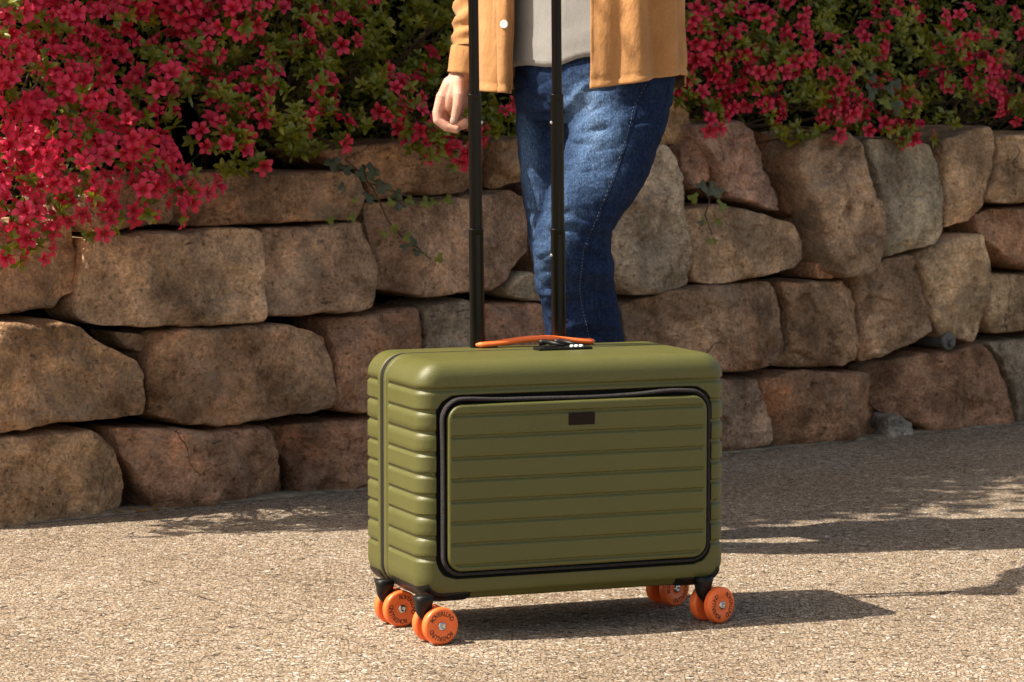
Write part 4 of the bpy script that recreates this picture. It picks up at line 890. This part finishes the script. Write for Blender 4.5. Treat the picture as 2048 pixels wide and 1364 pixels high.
for v in jm.vertices:
    wp = v.co + POF; x, y = to_px(wp); nrm = v.normal; facing = max(0, -nrm.y)
    d = .0035 * noise.fractal(Vector((v.co.x * 9, v.co.y * 9, v.co.z * 14)), 1, 2, 3) - .0035 * (1 - abs(noise.noise(Vector((v.co.x * 10, v.co.y * 10, v.co.z * 26))) * 2)) ** 3 * (1 if y > 420 or y < 300 else .4) + .002 * noise.noise(Vector((v.co.x * 30, v.co.y * 30, v.co.z * 46)))
    if y > 900: d += .006 * math.sin(v.co.z * 105 + noise.noise(v.co * 14) * 3)
    if facing > .05:
        for a, b, am, wd in CREASE:
            if x < min(a[0], b[0]) - 30 or x > max(a[0], b[0]) + 30 or y < min(a[1], b[1]) - 30 or y > max(a[1], b[1]) + 30: continue
            s_, t = segd((x, y), a, b)
            if s_ < wd * 3: d += 1.5 * am * math.exp(-(s_ / wd) ** 2) * math.sin(math.pi * min(1, max(.12, t))) * min(1, facing * 2)
    newco.append(v.co + nrm * d)
    f = sum(k * math.exp(-((x - a) / c_) ** 2 - ((y - b) / d_) ** 2) for a, b, c_, d_, k in FADE_LIT); fade_lit.append(min(1, f * (.3 + .7 * facing)) * .95 + .04)
for v, c_ in zip(jm.vertices, newco): v.co = c_
at = jm.attributes.new('fade_lit', 'FLOAT', 'POINT'); at.data.foreach_set('value', fade_lit)
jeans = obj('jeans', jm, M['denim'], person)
jbvh = BVHTree.FromPolygons([v.co + POF for v in jm.vertices], [tuple(p.vertices) for p in jm.polygons])
def hit(bvh, px, py, off=.0012):
    d = ray(px, py).normalized(); h = bvh.ray_cast(CAMP, d); return None if h[0] is None else h[0] + h[1] * (off if h[1].dot(d) < 0 else -off) - POF
def seam(path, name, mat, parent, bvh, rad=.0011, n=40, gap=False, off=.0006):
    pts = []
    for i in range(n):
        t = i / (n - 1) * (len(path) - 1); k = min(int(t), len(path) - 2); a, b = path[k], path[k + 1]; f = t - k
        q = hit(bvh, lerp(a[0], b[0], f), lerp(a[1], b[1], f), off)
        if q: pts.append(q)
    mb = MB()
    if gap:
        for i in range(0, len(pts) - 1, 2): mb.tube([pts[i], pts[i + 1]], rad, 5)
    else: mb.tube(pts, rad, 6)
    return mb.build(name, mat, parent)
SEAM = [(1298,168),(1272,215),(1262,262),(1246,310),(1225,370),(1203,425),(1186,465),(1172,500),(1168,540),(1164,575),(1168,610),(1178,650),(1186,688)]
seam(SEAM, 'side_seam', M['denim'], jeans, jbvh, .0030, 60, False, -.0012)
seam([(x - 5, y) for x, y in SEAM], 'side_seam_stitching', M['thread_pale'], jeans, jbvh, .0007, 150, True)
seam([(1340,160),(1332,200),(1326,240),(1315,280)], 'pocket_edge', M['denim'], jeans, jbvh, .0026, 30, False, -.001)
seam([(1112,132),(1110,160),(1118,200),(1128,225)], 'fly_seam', M['denim'], jeans, jbvh, .003, 24, False, -.001)
# tee shirt
rows = []
for i in range(30):
    r = []
    for k in range(64):
        t = 2 * math.pi * k / 64; c_, s_ = math.cos(t), math.sin(t); ex_, ew_ = -.71 * .122 * s_ + .71 * .190 * c_, .71 * .122 * s_ + .71 * .190 * c_; x = 1178 + ex_ * 1017
        hem = 133 - 20 * sm(1105, 1185, x) + 2 * math.sin(x * .07); z0 = PZ(x, 0).z + .9 - (hem - HOR) / F * PY; z0 = P(x, hem, 0).z
        z = lerp(z0, 1.47, (i / 29) ** 1.1); k_ = 1 - .16 * sm(1.3, 1.47, z) - .0; tk = 1 if i > 1 else 1.0
        fold = .004 * noise.noise(Vector((x * .02, s_ * 2, z * 5))) + .003 * noise.noise(Vector((x * .06, s_, z * 4)))
        q = PZ(1178 + (x - 1178) * k_, z, 0); rad = ew_; q.y -= (rad * k_ + fold) + (.002 if i == 3 and rad > 0 else 0); r.append(q)
    rows.append(r)
tee = MB().grid(rows, True).build('t_shirt', M['tee'], person); so_ = tee.modifiers.new('s', 'SOLIDIFY'); so_.thickness = .003; so_.offset = -1
seam_t = BVHTree.FromPolygons([v.co + POF for v in tee.data.vertices], [tuple(p.vertices) for p in tee.data.polygons])
seam([(1030,112),(1070,114),(1110,112),(1140,106),(1178,97)], 'hem_seam', M['tee'], tee, seam_t, .0014, 40, False, -.0002)
# overshirt
CP = [(1027,.052),(1010,.066),(986,.050),(964,.005),(958,-.07),(985,-.14),(1050,-.19),(1140,-.20),(1230,-.17),(1310,-.105),(1354,-.035),(1367,.045),(1355,.115),(1310,.165),(1250,.192),(1180,.186)]
def cat(P_, t):
    n = len(P_) - 1; k = min(int(t * n), n - 1); f = t * n - k; p0, p1, p2, p3 = P_[max(k - 1, 0)], P_[k], P_[k + 1], P_[min(k + 2, n)]
    return tuple(.5 * (2 * b + (c_ - a) * f + (2 * a - 5 * b + 4 * c_ - d_) * f * f + (3 * b - a - 3 * c_ + d_) * f ** 3) for a, b, c_, d_ in zip(p0, p1, p2, p3))
HEM = [(0, 187), (.10, 185), (.2, 182), (.45, 178), (.66, 176), (.715, 174), (.73, 170), (.745, 152), (.80, 148), (.86, 156), (.93, 168), (1, 178)]
NC, NR = 150, 60; rows = []
for i in range(NR):
    r = []; v_ = (i / (NR - 1)) ** 1.25
    for j in range(NC):
        u = j / (NC - 1); x, w_ = cat(CP, u); hem = interp(HEM, u)[0]; z0 = P(x, hem, w_).z; z = lerp(z0, 1.50, v_)
        kx = 1 - .02 * sm(.95, 1.1, z) - .14 * sm(1.25, 1.46, z) - .45 * sm(1.42, 1.50, z); kw = 1 - .05 * sm(1.0, 1.2, z) - .12 * sm(1.3, 1.46, z) - .4 * sm(1.43, 1.50, z)
        x2, w2 = 1165 + (x - 1165) * kx, w_ * kw
        xa, wa = cat(CP, max(0, u - .01)); xb, wb = cat(CP, min(1, u + .01)); tx_, tw_ = (xb - xa) / 1017, wb - wa; L = math.hypot(tx_, tw_) or 1; nx, nw = -tw_ / L, tx_ / L
        if (x - 1165) / 1017 * nx + w_ * nw < 0: nx, nw = -nx, -nw
        hh = (z - z0); d = .009 * noise.noise(Vector((u * 13, z * 2.2, 3))) * sm(1.5, 1.0, z) + .005 * noise.noise(Vector((u * 30, z * 3.5, 9))) + .003 * noise.noise(Vector((u * 60, z * 14, 1)))
        d += .012 * math.exp(-((u - .90 - .05 * (z - .95)) / .016) ** 2) - .012 * math.exp(-((u - .865 - .10 * (z - .95)) / .018) ** 2) + .011 * math.exp(-((u - .825 - .05 * (z - .95)) / .015) ** 2) - .010 * math.exp(-((u - .785) / .018) ** 2) - .008 * math.exp(-((u - .945 + .03 * (z - .95)) / .014) ** 2)
        hb = hh * 1017
        if hb < 13: d += .0016
        elif hb < 16: d -= .0016
        else: d += .0012 * noise.noise(Vector((u * 160, z * 6, 4)))
        if u < .105: d += .0025
        elif u < .117: d -= .002
        if u > .955: d += .0012
        q = PZ(x2, z, w2); q.x += nx * d; q.y -= nw * d; r.append(q)
    rows.append(r)
jk = MB().grid(rows).build('overshirt', M['tan'], person); so_ = jk.modifiers.new('s', 'SOLIDIFY'); so_.thickness = .0035; so_.offset = -1
kb = BVHTree.FromPolygons([v.co + POF for v in jk.data.vertices], [tuple(p.vertices) for p in jk.data.polygons])
bc = hit(kb, 1009, 49, .004)
if bc:
    bt = lathe([(.001, 0), (.0078, 0), (.0082, .0012), (.0075, .0022), (.0060, .0018), (.0045, .0016), (.001, .0016)], 20); bm_ = Matrix.Translation(bc) @ orient((-.25, -1, .05), 0); bt.v = [bm_ @ v for v in bt.v]; bt.build('button', M['button'], jk)
vt = hit(kb, 1338, 135, .002)
if vt: MB().box(vt, (.007, .004, .020), Matrix.Rotation(.25, 3, 'Y')).build('vent_tack', M['tan'], jk, False)
def sleeve(pts, rads, name, n=26, seed=0):
    rows = []; m = 46
    for i in range(m):
        t = i / (m - 1) * (len(pts) - 1); k = min(int(t), len(pts) - 2); f = t - k; f2 = f * f * (3 - 2 * f) * .4 + f * .6
        p = pts[k].lerp(pts[k + 1], f2); R = lerp(rads[k], rads[k + 1], f2); tan = (pts[k + 1] - pts[k]).normalized(); a = Vector((1, 0, 0)) - tan * tan.x
        if a.length < .2: a = Vector((0, 1, 0)) - tan * tan.y
        a.normalize(); b = tan.cross(a); r = []
        for q in range(n):
            an = 2 * math.pi * q / n; fold = .010 * noise.noise(Vector((i * .32 + math.sin(an) * 1.1, an * .0 + math.cos(an) * .8, seed))) + .004 * math.sin(i * 1.15 + 2.2 * math.cos(an))
            r.append(p + (a * math.cos(an) + b * math.sin(an)) * (R + fold * sm(0, 4, m - 1 - i)))
        rows.append(r)
    return MB().grid(rows, True).build(name, M['tan'], jk)
sh_r = PZ(1050, 1.42, -.10); el_r = PZ(968, 1.16, -.08)
sleeve([sh_r, sh_r.lerp(el_r, .5), el_r, P(950, 0, -.07), P(941, 50, -.05), P(938, 98, -.035)], [.078, .066, .052, .040, .036, .032], 'sleeve', seed=1)
cr = []
for t, R in ((0, .0325), (.06, .0350), (.5, .0355), (.90, .0350), (.97, .0362), (1.0, .0350), (1.0, .0315), (.6, .030)):
    c_ = P(937.5, 92, -.035).lerp(P(931, 147, -.03), t); cr.append([c_ + Vector((math.cos(a) * R, math.sin(a) * R * .85, -math.cos(a) * R * .10)) for a in [2 * math.pi * k / 28 for k in range(28)]])
MB().grid(cr, True).build('cuff', M['tan'], jk)
sh_l = PZ(1300, 1.42, .11); el_l = PZ(1330, 1.20, .20); grip = Vector((.045, 5.172, 1.135)) - POF; wr_l = grip + Vector((.05, .16, .045))
sleeve([sh_l, sh_l.lerp(el_l, .5), el_l, el_l.lerp(wr_l, .5) + Vector((0, 0, .03)), wr_l], [.078, .066, .054, .046, .038], 'sleeve', seed=5)
col = [[PZ(1165 + math.cos(a) * (72 + 10 * k), 1.485 + .03 * k - .02 * abs(k - 1), .02 + math.sin(a) * (.068 + .010 * k)) for a in [math.radians(60 + 10 * q) * 1.0 for q in range(-30, 1)]] for k in range(3)]
MB().grid(col).build('collar', M['tan'], jk)
# body: right hand with forearm, left hand on the grip, neck and head, one mesh
def chain(mb, pts, sub=5, seg=12):
    for (a, ra), (b, rb) in zip(pts, pts[1:]):
        for k in range(sub + 1): t = k / sub; mb.sphere(a.lerp(b, t), lerp(ra, rb, t), seg, 8)
px_ = .94 / 1030
hm = MB()
def H(x, y, w_, r): return (P(x, y, w_ - .135), r * px_)
chain(hm, [H(934,80,.10,22), H(926,135,.10,23), H(916,162,.10,24)])
chain(hm, [H(916,160,.108,20), H(906,190,.108,18), H(898,212,.105,13)]); chain(hm, [H(922,165,.095,20), H(915,200,.09,19), H(908,222,.088,14)]); chain(hm, [H(902,170,.102,20), H(886,196,.102,15)]); chain(hm, [H(925,170,.085,18), H(924,205,.072,16)])
chain(hm, [H(884,194,.104,13.5), H(875,226,.108,11.5), H(876,240,.110,11), H(893,254,.112,9.8), H(912,259,.112,8.8)])
chain(hm, [H(890,200,.086,13), H(883,234,.082,11.5), H(890,250,.084,10.5), H(912,256,.096,9.2), H(931,243,.104,8.2)])
chain(hm, [H(905,208,.068,12.5), H(899,240,.062,11), H(910,254,.066,10), H(930,250,.080,8.8), H(940,238,.09,8)])
chain(hm, [H(920,208,.055,11), H(917,236,.048,9.5), H(926,247,.052,8.8), H(940,242,.066,7.8)])
chain(hm, [H(917,160,.118,14), H(917,190,.130,12.5), H(915,212,.134,11.2), H(909,238,.134,8.8), H(907,243,.1335,8.2)])
hmesh = remeshed(hm, .0014, 2, .5)
lm_ = MB()
def Lh(dx, dy, dz, r): return (grip + Vector((dx, dy, dz)), r)
chain(lm_, [Lh(.06, .19, .05, .028), Lh(.035, .10, .035, .027), Lh(.015, .045, .022, .026)])
for k in range(4):
    o_ = -.032 + .021 * k; chain(lm_, [Lh(o_ + .01, .03, .018, .0115), Lh(o_, -.012, .022, .0100), Lh(o_, -.026, .002, .0092), Lh(o_ + .002, -.018, -.020, .0085), Lh(o_ + .004, .002, -.024, .0080)]); chain(lm_, [Lh(.02, .05, .02, .022), Lh(o_ + .01, .03, .018, .0125)])
chain(lm_, [Lh(-.015, .045, .015, .016), Lh(-.035, .022, -.006, .0115), Lh(-.022, .004, -.028, .0095)])
lmesh = remeshed(lm_, .003, 3, .5)
bd = MB(); hc = PZ(1150, 1.665, .03)
fdir = Vector((-.72, -.69, 0)); sdir = Vector((.69, -.72, 0)); RH_ = Matrix((sdir, -fdir, Vector((0, 0, 1)))).transposed()
def hp(x, y, z): return hc + RH_ @ Vector((x, -y, z))         # x to the person's left, y forward
bd.sphere(hp(0, -.012, .028), .098, 24, 16, (.80, 1.0, 1.0), RH_); bd.sphere(hp(0, .03, -.045), .070, 20, 14, (.86, .95, 1.05), RH_); bd.sphere(hp(0, .055, -.092), .032, 16, 10)
chain(bd, [(hp(0, .088, .012), .011), (hp(0, .108, -.022), .0145)]); bd.sphere(hp(.012, .095, -.026), .009); bd.sphere(hp(-.012, .095, -.026), .009)
for s in (-1, 1):
    bd.sphere(hp(s * .080, -.005, -.005), .03, 14, 10, (.28, .6, 1), RH_); chain(bd, [(hp(s * .016, .086, .026), .010), (hp(s * .052, .070, .026), .009)]); bd.sphere(hp(s * .045, .066, -.030), .022)
chain(bd, [(hp(-.02, .086, -.056), .007), (hp(.02, .086, -.056), .007)]); chain(bd, [(hp(-.018, .084, -.068), .008), (hp(.018, .084, -.068), .008)])
chain(bd, [(hp(0, -.02, -.06), .060), (hp(0, -.03, -.16), .060), (PZ(1165, 1.40, 0), .085)])
chain(bd, [(PZ(1165, 1.40, 0), .09), (PZ(1170, 1.15, 0), .10), (PZ(1178, .98, 0), .10)]); chain(bd, [(sh_r, .055), (el_r, .040), (P(937, 60, -.045), .026)]); chain(bd, [(sh_l, .055), (el_l, .040), (wr_l, .028)])
chain(bd, [(PZ(1165, 1.40, 0), .07), (sh_r, .055)]); chain(bd, [(PZ(1165, 1.40, 0), .07), (sh_l, .055)])
bmesh_ = remeshed(bd, .006, 4, .5)
tot = MB()
for me in (bmesh_, hmesh, lmesh): tot.add([v.co for v in me.vertices], [tuple(p.vertices) for p in me.polygons])
body = tot.build('body', M['skin'], person)
hb_ = BVHTree.FromPolygons([v.co + POF for v in hmesh.vertices], [tuple(p.vertices) for p in hmesh.polygons])
nl = hit(hb_, 907, 240, .0004)
if nl: MB().sphere(nl, .0062, 14, 8, (.85, .32, 1.15)).build('thumb_nail', M['nail'], body)
for s in (-1, 1): MB().sphere(hp(s * .032, .078, .008), .0115).build('eye', M['eye'], body)
hr = MB(); rh = random.Random(3)
hr.sphere(hp(0, -.028, .042), .107, 24, 16, (.83, 1.0, .98), RH_)
for _ in range(60):
    a, e = rh.uniform(0, 6.3), rh.uniform(.1, 1.4); d_ = Vector((math.cos(a) * math.cos(e) * .083, math.sin(a) * math.cos(e) * .10 - .028, .042 + math.sin(e) * .10))
    if d_.y < .05 or d_.z > .09: hr.sphere(hp(*d_), rh.uniform(.014, .024), 8, 6)
obj('hair', remeshed(hr, .006, 2), M['hair'], person)
def shoe(ax_, ay_, d):
    s = MB(); d = Vector(d).normalized(); side = Vector((-d.y, d.x, 0)); a0 = Vector((ax_, ay_, 0)) - POF; u = MB()
    chain(s, [(a0 - d * .05 + Vector((0, 0, .05)), .042), (a0 + d * .06 + Vector((0, 0, .048)), .042), (a0 + d * .15 + Vector((0, 0, .036)), .036), (a0 + d * .20 + Vector((0, 0, .032)), .030)]); chain(s, [(a0 - d * .03 + Vector((0, 0, .05)), .042), (a0 - d * .025 + Vector((0, 0, .12)), .044)])
    obj('shoe', remeshed(s, .006, 2), M['shoe'], person); pr = []
    for k in range(28):
        t = 2 * math.pi * k / 28; pr.append(a0 + d * (.062 + .150 * math.cos(t)) + side * (.046 * math.sin(t) * (1 - .12 * math.cos(t))))
    bevel(MB().grid([[p + Vector((0, 0, .002)) for p in pr], [p + Vector((0, 0, .026)) for p in pr]], True, True).build('shoe_sole', M['sole'], person), .004)
an = P(1190, 1080, .045) + POF; af = P(1163, 1070, -.11) + POF
shoe(an.x, an.y, (-.75, -.66, 0)); shoe(af.x, af.y, (-.68, -.73, 0))
